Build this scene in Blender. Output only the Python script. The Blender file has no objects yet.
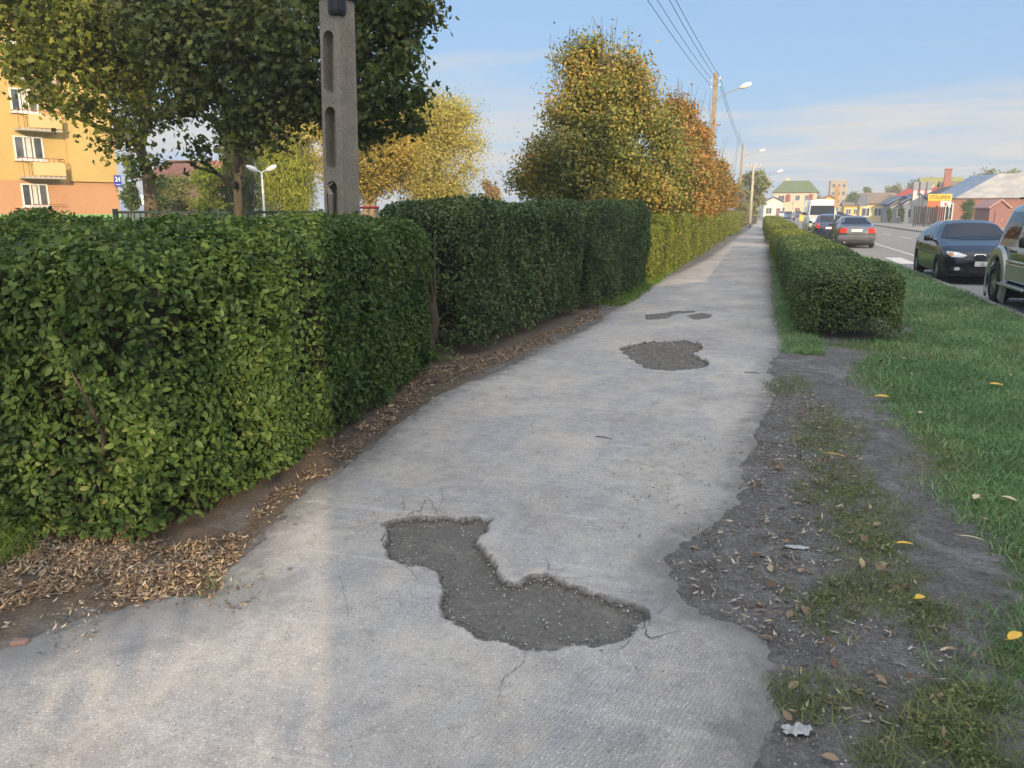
import bpy, bmesh, math, random
import numpy as np
from mathutils import Vector, Matrix
from mathutils.bvhtree import BVHTree
R = math.radians
PI = math.pi
sc = bpy.context.scene
C = sc.collection
rng = np.random.default_rng(7)
random.seed(7)

# ------------------------------------------------------------------ camera
FOC, CX, CY, EYE, HORIZ, VANISH = 769., 512., 384., 1.6, 210., 765.
PITCH = math.atan((CY - HORIZ) / FOC)
FWD = FOC * math.cos(PITCH) + (CY - HORIZ) * math.sin(PITCH)
YAW = math.atan((VANISH - CX) / FWD)
cd = bpy.data.cameras.new('camera'); cam = bpy.data.objects.new('camera', cd); C.objects.link(cam)
cam.location = (0, 0, EYE); cam.rotation_euler = (PI / 2 - PITCH, 0, YAW)
cd.sensor_width = 36; cd.lens = FOC / 1024 * 36; cd.clip_start = .05; cd.clip_end = 6000
sc.camera = cam

# ------------------------------------------------------------------ light
SUN_EL, SUN_AZ = R(14), R(149.4)          # azimuth clockwise from +Y
sd = bpy.data.lights.new('sun', 'SUN'); sun = bpy.data.objects.new('sun', sd); C.objects.link(sun)
sd.energy = 5.0; sd.angle = R(.22); sd.color = (1, .77, .49)
sdir = Vector((math.sin(SUN_AZ) * math.cos(SUN_EL), math.cos(SUN_AZ) * math.cos(SUN_EL), math.sin(SUN_EL)))
sun.rotation_euler = sdir.to_track_quat('Z', 'Y').to_euler(); sun.location = (20, -30, 30)
w = bpy.data.worlds.new('World'); sc.world = w; w.use_nodes = True
nt = w.node_tree; N = nt.nodes; L = nt.links; N.clear()
out = N.new('ShaderNodeOutputWorld'); bg = N.new('ShaderNodeBackground'); sky = N.new('ShaderNodeTexSky')
sky.sky_type = 'NISHITA'; sky.sun_disc = False; sky.sun_elevation = SUN_EL; sky.sun_rotation = SUN_AZ
sky.air_density = 1.0; sky.dust_density = 1.2; sky.ozone_density = 2.0; sky.altitude = 100
bg.inputs['Strength'].default_value = .15
tc = N.new('ShaderNodeTexCoord'); sep = N.new('ShaderNodeSeparateXYZ'); L.new(tc.outputs['Generated'], sep.inputs[0])
def wm(op, a, b=None, clamp=False):
    n = N.new('ShaderNodeMath'); n.operation = op; n.use_clamp = clamp
    for i, v in enumerate((a, b)):
        if v is None: continue
        if isinstance(v, (int, float)): n.inputs[i].default_value = v
        else: L.new(v, n.inputs[i])
    return n.outputs[0]
den = wm('ADD', wm('MAXIMUM', sep.outputs[2], 0.0), .05)
comb = N.new('ShaderNodeCombineXYZ')
L.new(wm('DIVIDE', sep.outputs[0], den), comb.inputs[0]); L.new(wm('DIVIDE', sep.outputs[1], den), comb.inputs[1])
mp = N.new('ShaderNodeMapping'); mp.inputs['Rotation'].default_value = (0, 0, R(-12)); mp.inputs['Scale'].default_value = (.55, .8, 1)
mp.inputs['Location'].default_value = (1.3, 4.2, 0)
L.new(comb.outputs[0], mp.inputs[0])
nz = N.new('ShaderNodeTexNoise'); nz.inputs['Scale'].default_value = .75; nz.inputs['Detail'].default_value = 9; nz.inputs['Roughness'].default_value = .55
nz.inputs['Distortion'].default_value = .5
L.new(mp.outputs[0], nz.inputs[0])
band = N.new('ShaderNodeValToRGB'); L.new(sep.outputs[2], band.inputs[0])   # clouds thin out with height
cr = band.color_ramp; cr.elements[0].position = 0; cr.elements[0].color = (.24, .24, .24, 1); cr.elements[1].position = .24; cr.elements[1].color = (0, 0, 0, 1)
e = cr.elements.new(.10); e.color = (.30, .30, .30, 1); e = cr.elements.new(.16); e.color = (.07, .07, .07, 1)
mask = wm('MULTIPLY', wm('SUBTRACT', wm('ADD', nz.outputs[0], band.outputs[0]), .60, True), 3.8, True)
def rgb(a, b, mode, fac=1.0):
    n = N.new('ShaderNodeMixRGB'); n.blend_type = mode
    if isinstance(fac, float): n.inputs[0].default_value = fac
    else: L.new(fac, n.inputs[0])
    for i, v in ((1, a), (2, b)):
        if isinstance(v, tuple): n.inputs[i].default_value = (*v, 1)
        else: L.new(v, n.inputs[i])
    return n.outputs[0]
q = 1 / .15
air = rgb(rgb(sky.outputs[0], (.26, .26, .26), 'MULTIPLY'), (.205 * q, .345 * q, .555 * q), 'ADD')      # bright hazy evening air
air = rgb(air, (.64 * q, .635 * q, .625 * q), 'MIX', wm('MULTIPLY', mask, .92))                      # low streaky clouds
vm = N.new('ShaderNodeMapRange'); vm.interpolation_type = 'SMOOTHSTEP'; side = wm('ADD', wm('MULTIPLY', sep.outputs[0], math.sin(SUN_AZ) * .6), wm('MULTIPLY', sep.outputs[1], math.cos(SUN_AZ) * .6)); L.new(wm('ADD', sep.outputs[2], side), vm.inputs['Value']); vm.inputs['From Min'].default_value = .36; vm.inputs['From Max'].default_value = .95
air = rgb(air, (1.62 * q, 1.60 * q, 1.58 * q), 'MIX', wm('MULTIPLY', vm.outputs['Result'], .9))            # bright fill light added to the unseen sky, overhead and sunward
L.new(air, bg.inputs[0]); L.new(bg.outputs[0], out.inputs[0])
sc.view_settings.view_transform = 'Standard'; sc.view_settings.look = 'None'; sc.view_settings.gamma = 1
sc.view_settings.exposure = 0.22

# ------------------------------------------------------------------ helpers
def ray(x, y):
    u, v = x - CX, CY - y
    d = np.array([u, v * math.sin(PITCH) + FOC * math.cos(PITCH), v * math.cos(PITCH) - FOC * math.sin(PITCH)])
    c, s = math.cos(YAW), math.sin(YAW)
    return np.array([c * d[0] - s * d[1], s * d[0] + c * d[1], d[2]]), d[1]
def G(x, y):                                 # a point on the ground
    d, _ = ray(x, y); t = -EYE / d[2]; return (d[0] * t, d[1] * t)
def P(x, y, D):                              # a point D metres ahead of the viewer
    d, f = ray(x, y); t = D / f; return Vector((d[0] * t, d[1] * t, d[2] * t + EYE))

def h2(ix, iy, seed):
    n = (ix.astype(np.int64) * 374761393 + iy.astype(np.int64) * 668265263 + seed * 1274126177) & 0x7fffffff
    n = ((n ^ (n >> 13)) * 1274126177) & 0x7fffffff
    return ((n ^ (n >> 16)) & 0xffff) / 65535.
def vn(x, y, seed=0):
    x = np.asarray(x, float); y = np.asarray(y, float)
    ix = np.floor(x); iy = np.floor(y); fx = x - ix; fy = y - iy
    fx = fx * fx * (3 - 2 * fx); fy = fy * fy * (3 - 2 * fy)
    a = h2(ix, iy, seed); b = h2(ix + 1, iy, seed); c = h2(ix, iy + 1, seed); d = h2(ix + 1, iy + 1, seed)
    return (a * (1 - fx) + b * fx) * (1 - fy) + (c * (1 - fx) + d * fx) * fy
def fbm(x, y, seed=0, o=4):
    s = 0; a = .5
    for i in range(o):
        s = s + a * vn(x * 2 ** i, y * 2 ** i, seed + i * 17); a *= .5
    return s / (1 - .5 ** o)

def tag(o, label=None, cat=None, group=None, kind=None):
    if label: o['label'] = label
    if cat: o['category'] = cat
    if group: o['group'] = group
    if kind: o['kind'] = kind
    return o
def empty(name, loc, rz=0, label=None, cat=None, group=None):
    o = bpy.data.objects.new(name, None); C.objects.link(o); o.location = loc; o.rotation_euler = (0, 0, rz)
    o.empty_display_size = .2
    return tag(o, label, cat, group)
def mesh_np(name, V, F, mat, parent=None, k=None, smooth=False, attrs=None):
    me = bpy.data.meshes.new(name)
    V = np.asarray(V, np.float32); F = np.asarray(F, np.int32); k = F.shape[1]
    me.vertices.add(len(V)); me.vertices.foreach_set('co', V.ravel())
    me.loops.add(F.size); me.loops.foreach_set('vertex_index', F.ravel())
    me.polygons.add(len(F)); me.polygons.foreach_set('loop_start', np.arange(0, F.size, k, dtype=np.int32))
    me.update(calc_edges=True)
    if smooth: me.polygons.foreach_set('use_smooth', np.ones(len(F), bool))
    for an, av in (attrs or {}).items():
        a = me.attributes.new(an, 'FLOAT', 'POINT'); a.data.foreach_set('value', np.asarray(av, np.float32).ravel())
    me.materials.append(mat)
    o = bpy.data.objects.new(name, me); C.objects.link(o)
    if parent: o.parent = parent
    return o
class MB:
    def __init__(s): s.bm = bmesh.new()
    def box(s, c, d, rz=0, bev=0, rot=None):
        r = bmesh.ops.create_cube(s.bm, size=1)
        M = Matrix.Translation(Vector(c)) @ (rot if rot else Matrix.Rotation(rz, 4, 'Z')) @ Matrix.Diagonal((d[0], d[1], d[2], 1))
        bmesh.ops.transform(s.bm, matrix=M, verts=r['verts'])
        if bev:
            es = list({e for v in r['verts'] for e in v.link_edges})
            bmesh.ops.bevel(s.bm, geom=es, offset=bev, segments=2, affect='EDGES', profile=.6)
        return s
    def poly(s, pts):
        s.bm.faces.new([s.bm.verts.new(p) for p in pts]); return s
    def prism(s, pts2, a, b, axis='Z'):      # closed outline pulled from a to b
        def m(p, t):
            return {'Z': (p[0], p[1], t), 'Y': (p[0], t, p[1]), 'X': (t, p[0], p[1])}[axis]
        lo = [s.bm.verts.new(m(p, a)) for p in pts2]; hi = [s.bm.verts.new(m(p, b)) for p in pts2]; n = len(pts2)
        s.bm.faces.new(lo[::-1]); s.bm.faces.new(hi)
        for i in range(n): s.bm.faces.new([lo[i], lo[(i + 1) % n], hi[(i + 1) % n], hi[i]])
        return s
    def tube(s, pts, rad, n=7, cap=True):
        pts = [Vector(p) for p in pts]
        if not hasattr(rad, '__len__'): rad = [rad] * len(pts)
        rings = []; up = Vector((0, 0, 1)); prev = None
        for i, p in enumerate(pts):
            t = (pts[min(i + 1, len(pts) - 1)] - pts[max(i - 1, 0)]).normalized()
            if prev is None:
                a = t.cross(up)
                if a.length < .1: a = t.cross(Vector((1, 0, 0)))
            else: a = prev - t * prev.dot(t)
            a.normalize(); prev = a; b = t.cross(a)
            rings.append([s.bm.verts.new(p + (a * math.cos(2 * PI * j / n) + b * math.sin(2 * PI * j / n)) * rad[i]) for j in range(n)])
        for i in range(len(pts) - 1):
            for j in range(n): s.bm.faces.new([rings[i][j], rings[i][(j + 1) % n], rings[i + 1][(j + 1) % n], rings[i + 1][j]])
        if cap: s.bm.faces.new(rings[0][::-1]); s.bm.faces.new(rings[-1])
        return s
    def lathe(s, prof, c, axis='X', n=32):   # prof: (offset along axis, radius)
        rings = []
        for o, r in prof:
            rg = []
            for j in range(n):
                a = 2 * PI * j / n; u, v = r * math.cos(a), r * math.sin(a)
                q = {'X': (o, u, v), 'Z': (u, v, o), 'Y': (u, o, v)}[axis]
                rg.append(s.bm.verts.new((c[0] + q[0], c[1] + q[1], c[2] + q[2])))
            rings.append(rg)
        for i in range(len(prof) - 1):
            for j in range(n): s.bm.faces.new([rings[i][j], rings[i][(j + 1) % n], rings[i + 1][(j + 1) % n], rings[i + 1][j]])
        return s
    def build(s, name, mat, parent=None, smooth=False, norm=True):
        if norm: bmesh.ops.recalc_face_normals(s.bm, faces=s.bm.faces)
        me = bpy.data.meshes.new(name); s.bm.to_mesh(me); s.bm.free(); me.materials.append(mat)
        if smooth: me.polygons.foreach_set('use_smooth', np.ones(len(me.polygons), bool))
        o = bpy.data.objects.new(name, me); C.objects.link(o)
        if parent: o.parent = parent
        return o
def text(name, s, size, loc, rot, mat, parent, extr=.004, sx=1, bold=0):
    cu = bpy.data.curves.new(name, 'FONT'); cu.body = s; cu.size = size; cu.extrude = extr; cu.align_x = 'CENTER'; cu.align_y = 'CENTER'
    cu.offset = bold
    t = bpy.data.objects.new(name, cu); C.objects.link(t); dg = bpy.context.evaluated_depsgraph_get()
    me = bpy.data.meshes.new_from_object(t.evaluated_get(dg)); bpy.data.objects.remove(t)
    o = bpy.data.objects.new(name, me); me.materials.clear(); me.materials.append(mat); C.objects.link(o)
    o.location = loc; o.rotation_euler = rot; o.scale = (sx, 1, 1); o.parent = parent; return o
def copy_tree(o, parent=None):
    c = o.copy(); C.objects.link(c); c.parent = parent
    for ch in list(o.children): copy_tree(ch, c)
    return c

# ------------------------------------------------------------------ materials
class Mat:
    def __init__(s, name, rough=.8, spec=.5):
        s.m = bpy.data.materials.new(name); s.m.use_nodes = True; s.t = s.m.node_tree; s.N = s.t.nodes; s.L = s.t.links
        s.b = s.N['Principled BSDF']; s.b.inputs['Roughness'].default_value = rough; s.b.inputs['Specular IOR Level'].default_value = spec
    def n(s, typ, **kw):
        n = s.N.new('ShaderNode' + typ)
        for k, v in kw.items():
            if k in n.inputs: n.inputs[k].default_value = v
            else: setattr(n, k, v)
        return n
    def coord(s, which='Object'):
        if not hasattr(s, '_c'): s._c = s.n('TexCoord')
        return s._c.outputs[which]
    def noise(s, scale, detail=4, rough=.5, stretch=None, dist=0):
        n = s.n('TexNoise', Scale=scale, Detail=detail, Roughness=rough, Distortion=dist)
        src = s.coord()
        if stretch:
            m = s.n('Mapping'); m.inputs['Scale'].default_value = stretch; s.L.new(src, m.inputs[0]); src = m.outputs[0]
        s.L.new(src, n.inputs['Vector']); return n.outputs[0]
    def attr(s, name):
        a = s.n('Attribute'); a.attribute_name = name; return a.outputs['Fac']
    def ramp(s, fac, stops, interp='LINEAR'):
        r = s.n('ValToRGB'); s.L.new(fac, r.inputs[0]); cr = r.color_ramp; cr.interpolation = interp
        while len(cr.elements) < len(stops): cr.elements.new(.5)
        for e, (p, c) in zip(cr.elements, stops):
            e.position = p; e.color = (*c, 1) if hasattr(c, '__len__') else (c, c, c, 1)
        return r.outputs[0]
    def mix(s, fac, a, b, mode='MIX'):
        m = s.n('MixRGB'); m.blend_type = mode
        for i, v in enumerate((fac, a, b)):
            if isinstance(v, (int, float)): m.inputs[i].default_value = v if i == 0 else (v, v, v, 1)
            elif isinstance(v, tuple): m.inputs[i].default_value = (*v, 1)
            else: s.L.new(v, m.inputs[i])
        return m.outputs[0]
    def math(s, op, a, b=None, clamp=False):
        n = s.n('Math'); n.operation = op; n.use_clamp = clamp
        for i, v in enumerate((a, b)):
            if v is None: continue
            if isinstance(v, (int, float)): n.inputs[i].default_value = v
            else: s.L.new(v, n.inputs[i])
        return n.outputs[0]
    def step(s, v, lo, hi):
        n = s.n('MapRange', interpolation_type='SMOOTHSTEP'); n.inputs['From Min'].default_value = lo; n.inputs['From Max'].default_value = hi
        s.L.new(v, n.inputs['Value']); return n.outputs['Result']
    def color(s, c):
        if isinstance(c, tuple): s.b.inputs['Base Color'].default_value = (*c, 1)
        else: s.L.new(c, s.b.inputs['Base Color'])
        return s
    def bump(s, h, strength=.5, dist=.01):
        b = s.n('Bump'); b.inputs['Strength'].default_value = strength; b.inputs['Distance'].default_value = dist
        s.L.new(h, b.inputs['Height']); s.L.new(b.outputs[0], s.b.inputs['Normal']); return s
def plain(name, c, rough=.7, metal=0, var=.12, scale=3, coat=0, spec=.5):
    m = Mat(name, rough, spec); m.b.inputs['Metallic'].default_value = metal
    if coat: m.b.inputs['Coat Weight'].default_value = coat; m.b.inputs['Coat Roughness'].default_value = .04
    f = m.noise(scale, 5, .6)
    m.color(m.ramp(f, [(.3, tuple(x * (1 - var) for x in c)), (.7, tuple(min(1, x * (1 + var)) for x in c))]))
    return m.m
def leafmat(name, stops, trans=.3, rough=.45, spec=.4, clump=None):
    m = Mat(name, rough, spec); g = m.n('NewGeometry')
    r = g.outputs['Random Per Island']
    if clump:                                 # whole sprays turn colour together
        sc_, amt = clump
        f = m.noise(sc_, 3, .5)
        r = m.math('ADD', m.math('MULTIPLY', r, 1 - amt), m.math('MULTIPLY', m.step(f, .3, .7), amt))
    c = m.ramp(r, stops); m.color(c)
    t = m.n('BsdfTranslucent'); hs = m.n('HueSaturation', Saturation=1.1, Value=1.25); m.L.new(c, hs.inputs['Color']); m.L.new(hs.outputs[0], t.inputs[0])
    ms = m.n('MixShader'); ms.inputs[0].default_value = trans
    o = m.N['Material Output']; m.L.new(m.b.outputs[0], ms.inputs[1]); m.L.new(t.outputs[0], ms.inputs[2]); m.L.new(ms.outputs[0], o.inputs[0])
    return m.m
def bark(name, a, b, sc_=6):
    m = Mat(name, .9, .2); f = m.noise(sc_, 6, .65, (3, 3, .5))
    m.color(m.ramp(f, [(.3, a), (.7, b)])); m.bump(f, .7, .03); return m.m

M_BARK = bark('bark_grey', (.05, .042, .034), (.14, .12, .095))
M_BARKL = bark('bark_pale', (.17, .13, .09), (.36, .28, .2))
M_TWIG = bark('twig', (.06, .045, .035), (.13, .1, .075))
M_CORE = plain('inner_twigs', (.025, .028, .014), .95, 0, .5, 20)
M_CONC = None
m = Mat('aged_concrete', .92, .15); f = m.noise(5, 8, .7); f2 = m.noise(60, 5, .7)
m.color(m.mix(.45, m.ramp(f, [(.3, (.16, .14, .115)), (.7, (.32, .285, .235))]), m.ramp(f2, [(.35, (.09, .08, .068)), (.6, (.38, .345, .295))]))); m.bump(f2, .8, .006); M_CONC = m.m
M_CONCL = plain('pale_concrete', (.42, .38, .32), .9, 0, .15, 6)
M_WHITE = plain('white_paint', (.75, .74, .71), .5, 0, .05)
M_PLASTIC = plain('black_plastic', (.012, .012, .014), .5, 0, .2, 20)
M_RUBBER = plain('rubber', (.014, .014, .015), .8, 0, .3, 30)
M_CHROME = plain('chrome', (.75, .76, .78), .12, 1, .03)
M_ALLOY = plain('alloy', (.55, .56, .58), .3, 1, .05)
M_STEEL = plain('galvanised_steel', (.42, .43, .44), .5, .7, .15, 8)
M_CABLE = plain('cable', (.02, .02, .022), .6)
m = Mat('car_glass', .02, .32); m.color((.012, .018, .03)); M_CGLASS = m.m
m = Mat('window_glass', .04, .6); f = m.noise(.9, 2); m.color(m.ramp(f, [(.35, (.03, .04, .055)), (.65, (.12, .14, .16))])); M_GLASS = m.m
def lens(name, c, rough=.12):
    m = Mat(name, rough, .6); m.color(c); m.b.inputs['Coat Weight'].default_value = 1; return m.m
M_RED = lens('red_lens', (.62, .035, .02)); M_AMB = lens('amber_lens', (.7, .25, .03)); M_CLEAR = lens('clear_lens', (.62, .64, .66), .1)
M_BLUE = plain('plate_blue', (.02, .08, .45), .5, 0, .05); M_BLACK = plain('black_print', (.01, .01, .01), .6)

# ------------------------------------------------------------------ ground shapes
def pxl(pts): return [G(*p) for p in pts]
def z7(pts, ox, oy, s): return [G(ox + x / s, oy + y / s) for x, y in pts]
POT1 = z7([(120,125),(150,108),(240,103),(400,108),(385,140),(370,170),(405,205),(410,240),(430,272),(470,285),(500,262),(550,255),(580,270),(620,290),(700,310),(760,330),(805,345),(818,375),(790,400),(775,430),(700,445),(640,448),(560,465),(500,460),(440,435),(380,425),(330,395),(280,375),(270,340),(280,300),(265,260),(240,230),(170,228),(140,215),(125,180)], 340, 480, 2.667)
POT2 = z7([(630,412),(700,395),(790,392),(830,400),(835,415),(810,425),(850,445),(845,458),(760,466),(700,460),(665,440)], 360, 180, 2.438)
POT3 = z7([(695,330),(750,325),(765,321),(815,320),(815,324),(765,329),(745,340),(698,342)], 360, 180, 2.438)
POT4 = z7([(797,333),(830,326),(857,329),(850,338),(815,342)], 360, 180, 2.438)
DUST = pxl([(585,470),(600,455),(680,440),(770,440),(790,520),(780,600),(775,640),(730,650),(680,615),(655,600),(650,590),(640,575),(615,560),(570,552),(560,540),(590,525),(605,500)])
TONGUE = pxl([(770,436),(762,470),(735,515),(700,540),(672,560),(675,590),(700,615),(760,640),(775,660),(778,775),(900,775),(860,500),(810,430)])   # dark soil creeping over the path
PATH = pxl([(-260,790),(-200,700),(0,640),(90,612),(205,590),(235,555),(275,515),(330,478),(360,452),(400,425),(428,398),(455,386),(500,372),(545,348),(592,325),(622,300),(652,283),(700,262)]) + \
       [(-1.72, 33), (-1.6, 48), (-1.25, 75), (-1.2, 125), (.1, 125), (.1, 75), (.2, 40), (.25, 27), (.28, 14.8), (.36, 11), (.33, 9.4), (.2, 8.2)] + \
       pxl([(772,400),(762,430),(758,470),(735,515),(700,540),(672,560),(675,590),(700,615),(760,640),(773,660),(777,700),(776,775)]) + [(.05, 1.2), (-4, .4)]
def sdpoly(x, y, poly):                      # signed distance, negative inside
    x = np.asarray(x, float); y = np.asarray(y, float)
    d = np.full(x.shape, 1e9); ins = np.zeros(x.shape, bool); n = len(poly)
    for i in range(n):
        ax, ay = poly[i]; bx, by = poly[(i + 1) % n]; ex, ey = bx - ax, by - ay
        t = np.clip(((x - ax) * ex + (y - ay) * ey) / (ex * ex + ey * ey + 1e-12), 0, 1)
        d = np.minimum(d, np.hypot(x - ax - ex * t, y - ay - ey * t))
        c = (ay > y) != (by > y)
        with np.errstate(divide='ignore', invalid='ignore'):
            ins ^= c & (x < (bx - ax) * (y - ay) / (by - ay + 1e-15) + ax)
    return np.where(ins, -d, d)
def axis(segs):
    a = [segs[0][0]]
    for lo, hi, s0, g in segs:
        v, st = lo, s0
        while v < hi:
            v += st; st *= g; a.append(min(v, hi))
    return np.unique(np.round(a, 5))
WEED = [pxl(q) for q in ([(762,385),(790,378),(812,384),(806,396),(772,398)], [(795,425),(825,405),(865,425),(860,450),(820,455),(800,445)],
        [(800,465),(850,460),(880,490),(905,540),(900,560),(860,555),(835,520)], [(850,560),(900,570),(935,610),(925,640),(880,600)],
        [(785,690),(810,682),(832,700),(822,716),(795,708)], [(895,730),(950,690),(1000,700),(1000,775),(910,775)], [(810,595),(850,585),(860,615),(830,630)])]
GRASS_R = pxl([(860,352),(835,366),(868,396),(893,440),(915,470),(945,515),(975,560),(985,600),(950,640),(955,665),(1010,700),(1060,760)]) + [(4.0, 2), (4.0, 26), (3.1, 34), (2.6, 50), (2.3, 60), (1.9, 60), (1.9, 11.4), (.9, 10.2), (.5, 10.3), (.55, 9.9)]
GRASS_L = [pxl([(-300,400),(-30,440),(30,455),(45,490),(10,490),(-250,480)]), pxl([(-200,540),(0,528),(42,535),(30,556),(-20,575),(-200,590)]), pxl([(205,575),(250,580),(275,600),(230,612),(200,600)])]
def sdmany(x, y, polys):
    d = sdpoly(x, y, polys[0])
    for p in polys[1:]: d = np.minimum(d, sdpoly(x, y, p))
    return d
def ground_z(x, y):
    return .016 * (fbm(x * 1.3, y * 1.3, 5) - .5) + .018 * (fbm(x * 7, y * 7, 9) - .5) + .008 * (vn(x * 22, y * 22, 12) - .5)

# ---- verge: soil and turf on the near side of the road
xs = axis([(-150, -20, 12, 1), (-20, -6, 1.0, 1), (-6, 3.9, .03, 1)]); ys = axis([(-40, .6, 6, 1), (.6, 16, .02, 1.012), (16, 60, .8, 1.05), (60, 300, 20, 1)])
X, Y = np.meshgrid(xs, ys); nx = len(xs)
Z = ground_z(X, Y) * (Y < 40)
under = sdpoly(X, Y, PATH) < -.14; Z = np.where(under, Z - .045, Z)
gr = sdmany(X, Y, [GRASS_R] + GRASS_L)
far = (X < -3.2) & (Y > 3.9) | (Y > 13) & (X > .3)
litter = np.exp(-((X + 3.3) / .75) ** 2) * (Y > 1.8) * (Y < 34) + 1.0 * (sdpoly(X, Y, pxl([(-300,480),(0,470),(100,500),(240,540),(300,470),(440,365),(470,372),(300,490),(215,570),(260,600),(170,612),(60,600),(-300,660)])) < .02)
Z = Z - np.where(np.abs(X - .55) < .02, 0, 0)
F = (np.arange(len(ys) - 1)[:, None] * nx + np.arange(nx - 1)[None, :]).ravel()
Fq = np.stack([F, F + 1, F + nx + 1, F + nx], 1)
def road_edge(y): return np.interp(y, [26, 34, 50, 120], [3.98, 3.05, 2.5, 2.0])
Z = np.where((X > road_edge(Y)) & (X < 20) & (Y > 26), -.155, Z)
m = Mat('soil_and_turf', .95, .15)
n1 = m.noise(9, 8, .65); n2 = m.noise(70, 6, .7); n3 = m.noise(1.7, 4); n4 = m.noise(260, 3, .6)
soil = m.mix(.5, m.ramp(n1, [(.3, (.15, .146, .143)), (.7, (.30, .295, .29))]), m.ramp(n2, [(.3, (.07, .066, .063)), (.55, (.20, .192, .185)), (.72, (.42, .41, .39))]))
brown = m.mix(.5, m.ramp(n1, [(.3, (.10, .075, .055)), (.7, (.22, .175, .135))]), m.ramp(n2, [(.3, (.05, .036, .026)), (.7, (.32, .25, .19))]))
turf = m.mix(.5, m.ramp(n2, [(.3, (.05, .09, .03)), (.7, (.14, .21, .08))]), m.ramp(n3, [(.3, (.08, .13, .05)), (.7, (.15, .19, .08))]))
n5 = m.noise(3.2, 6, .65, None, 1.2); n6 = m.noise(30, 6, .7)
soil = m.mix(m.math('MULTIPLY', m.step(n5, .50, .66), .6), soil, m.ramp(n2, [(.3, (.25, .255, .27)), (.7, (.44, .44, .445))])); soil = m.mix(m.math('MULTIPLY', m.step(n5, .46, .32), .55), soil, m.ramp(n2, [(.3, (.05, .046, .042)), (.7, (.15, .135, .12))]))
soil = m.mix(.7, soil, m.ramp(n6, [(.32, (.5, .48, .46)), (.5, (1, .98, .96)), (.68, (1.35, 1.32, 1.28))]), 'MULTIPLY')
lf = m.math('MULTIPLY', m.step(m.math('ADD', m.attr('litter'), m.math('MULTIPLY', m.math('SUBTRACT', n1, .5), .8)), .25, .6), .9)
base = m.mix(lf, soil, brown)
gsel = m.step(m.math('ADD', m.attr('turf'), m.math('MULTIPLY', m.math('SUBTRACT', n1, .5), .45)), .06, -.06)
gs2 = m.n('MapRange'); gs2.inputs['From Min'].default_value = -.06; gs2.inputs['From Max'].default_value = .06; gs2.inputs['To Min'].default_value = 1; gs2.inputs['To Max'].default_value = 0
m.L.new(m.math('ADD', m.math('ADD', m.attr('turf'), .14), m.math('MULTIPLY', m.math('SUBTRACT', n1, .5), .45)), gs2.inputs[0])
m.color(m.mix(gs2.outputs[0], base, turf)); m.bump(m.math('ADD', m.math('ADD', n2, m.math('MULTIPLY', n6, 1.6)), m.math('MULTIPLY', n4, .5)), 1.0, .02)
M_SOIL = m.m
turf_sd = np.where(far, np.minimum(gr, -.3), gr)
turf_sd = np.where((X > -4.4) & (X < -1.2) & (Y > 3) & (Y < 33), np.maximum(turf_sd, .25), turf_sd)
tag(mesh_np('grass_verge', np.stack([X, Y, Z], -1).reshape(-1, 3), Fq, M_SOIL, smooth=True, attrs={'turf': turf_sd, 'litter': litter}), kind='structure')

# ---- cracked footpath
xs = axis([(-12, -3.6, .12, 1), (-3.6, .75, .0135, 1)]); ys = axis([(.4, 2.0, .04, 1), (2.0, 20, .0115, 1.0075), (20, 126, .5, 1.04)])
X, Y = np.meshgrid(xs, ys); nx = len(xs)
wob = .04 * (fbm(X * 6, Y * 6, 31) - .5) * 2 + .016 * (fbm(X * 28, Y * 28, 35, 3) - .5) * 2 + .16 * (fbm(X * 1.6, Y * 1.6, 33) - .5)
sp = sdpoly(X, Y, PATH) + wob
jit = .03 * (fbm(X * 14, Y * 14, 41) - .5) * 2 + .012 * (vn(X * 60, Y * 60, 43) - .5)
pot = np.minimum(sdpoly(X, Y, POT1), sdpoly(X, Y, POT2) + .4 * jit) + jit
pot_s = np.minimum(sdpoly(X, Y, POT3), sdpoly(X, Y, POT4)) + jit * .7
dust = sdpoly(X, Y, DUST) + .25 * (fbm(X * 2.2, Y * 2.2, 51) - .5)
S = lambda v: np.clip(v, 0, 1) ** 2 * (3 - 2 * np.clip(v, 0, 1))
Z = .012 + .02 * (fbm(X * .9, Y * .9, 61) - .5) + .0025 * (fbm(X * 14, Y * 14, 63) - .5)
Z -= S(.5 - pot / .014) * (.034 + .016 * (fbm(X * 5, Y * 5, 71) - .4)) + S(.5 - pot / .016) * .012 * (fbm(X * 26, Y * 26, 73) - .5)
Z -= S(.5 - pot_s / .02) * .012
Z -= S((sp + .12) / .2) * .030
F = (np.arange(len(ys) - 1)[:, None] * nx + np.arange(nx - 1)[None, :]).ravel()
Fq = np.stack([F, F + 1, F + nx + 1, F + nx], 1); ok = (sp.ravel()[Fq].min(1) < .10); Fq = Fq[ok]
used, inv = np.unique(Fq, return_inverse=True); Fq = inv.reshape(-1, 4)
m = Mat('worn_path', .93, .18)
n1 = m.noise(1.1, 6, .6); n2 = m.noise(7, 8, .65, None, .6); n3 = m.noise(150, 5, .75); n4 = m.noise(38, 6, .7); n5 = m.noise(2.6, 7, .62, (1.6, .55, 1), 1.2)
base = m.mix(.5, m.ramp(n1, [(.32, (.36, .365, .38)), (.5, (.46, .46, .465)), (.66, (.56, .54, .515))]), m.ramp(n2, [(.28, (.30, .305, .32)), (.5, (.47, .47, .475)), (.72, (.62, .61, .60))]))
base = m.mix(.3, base, m.ramp(n5, [(.3, (.36, .36, .37)), (.7, (.58, .57, .56))]))
nd = m.noise(1.1, 6, .62, (1, .7, 1), 1.4); ne = m.noise(.7, 4, .6)
base = m.mix(m.math('MULTIPLY', m.step(ne, .40, .60), .65), base, m.mix(1.0, base, (.74, .735, .74), 'MULTIPLY'))
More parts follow.
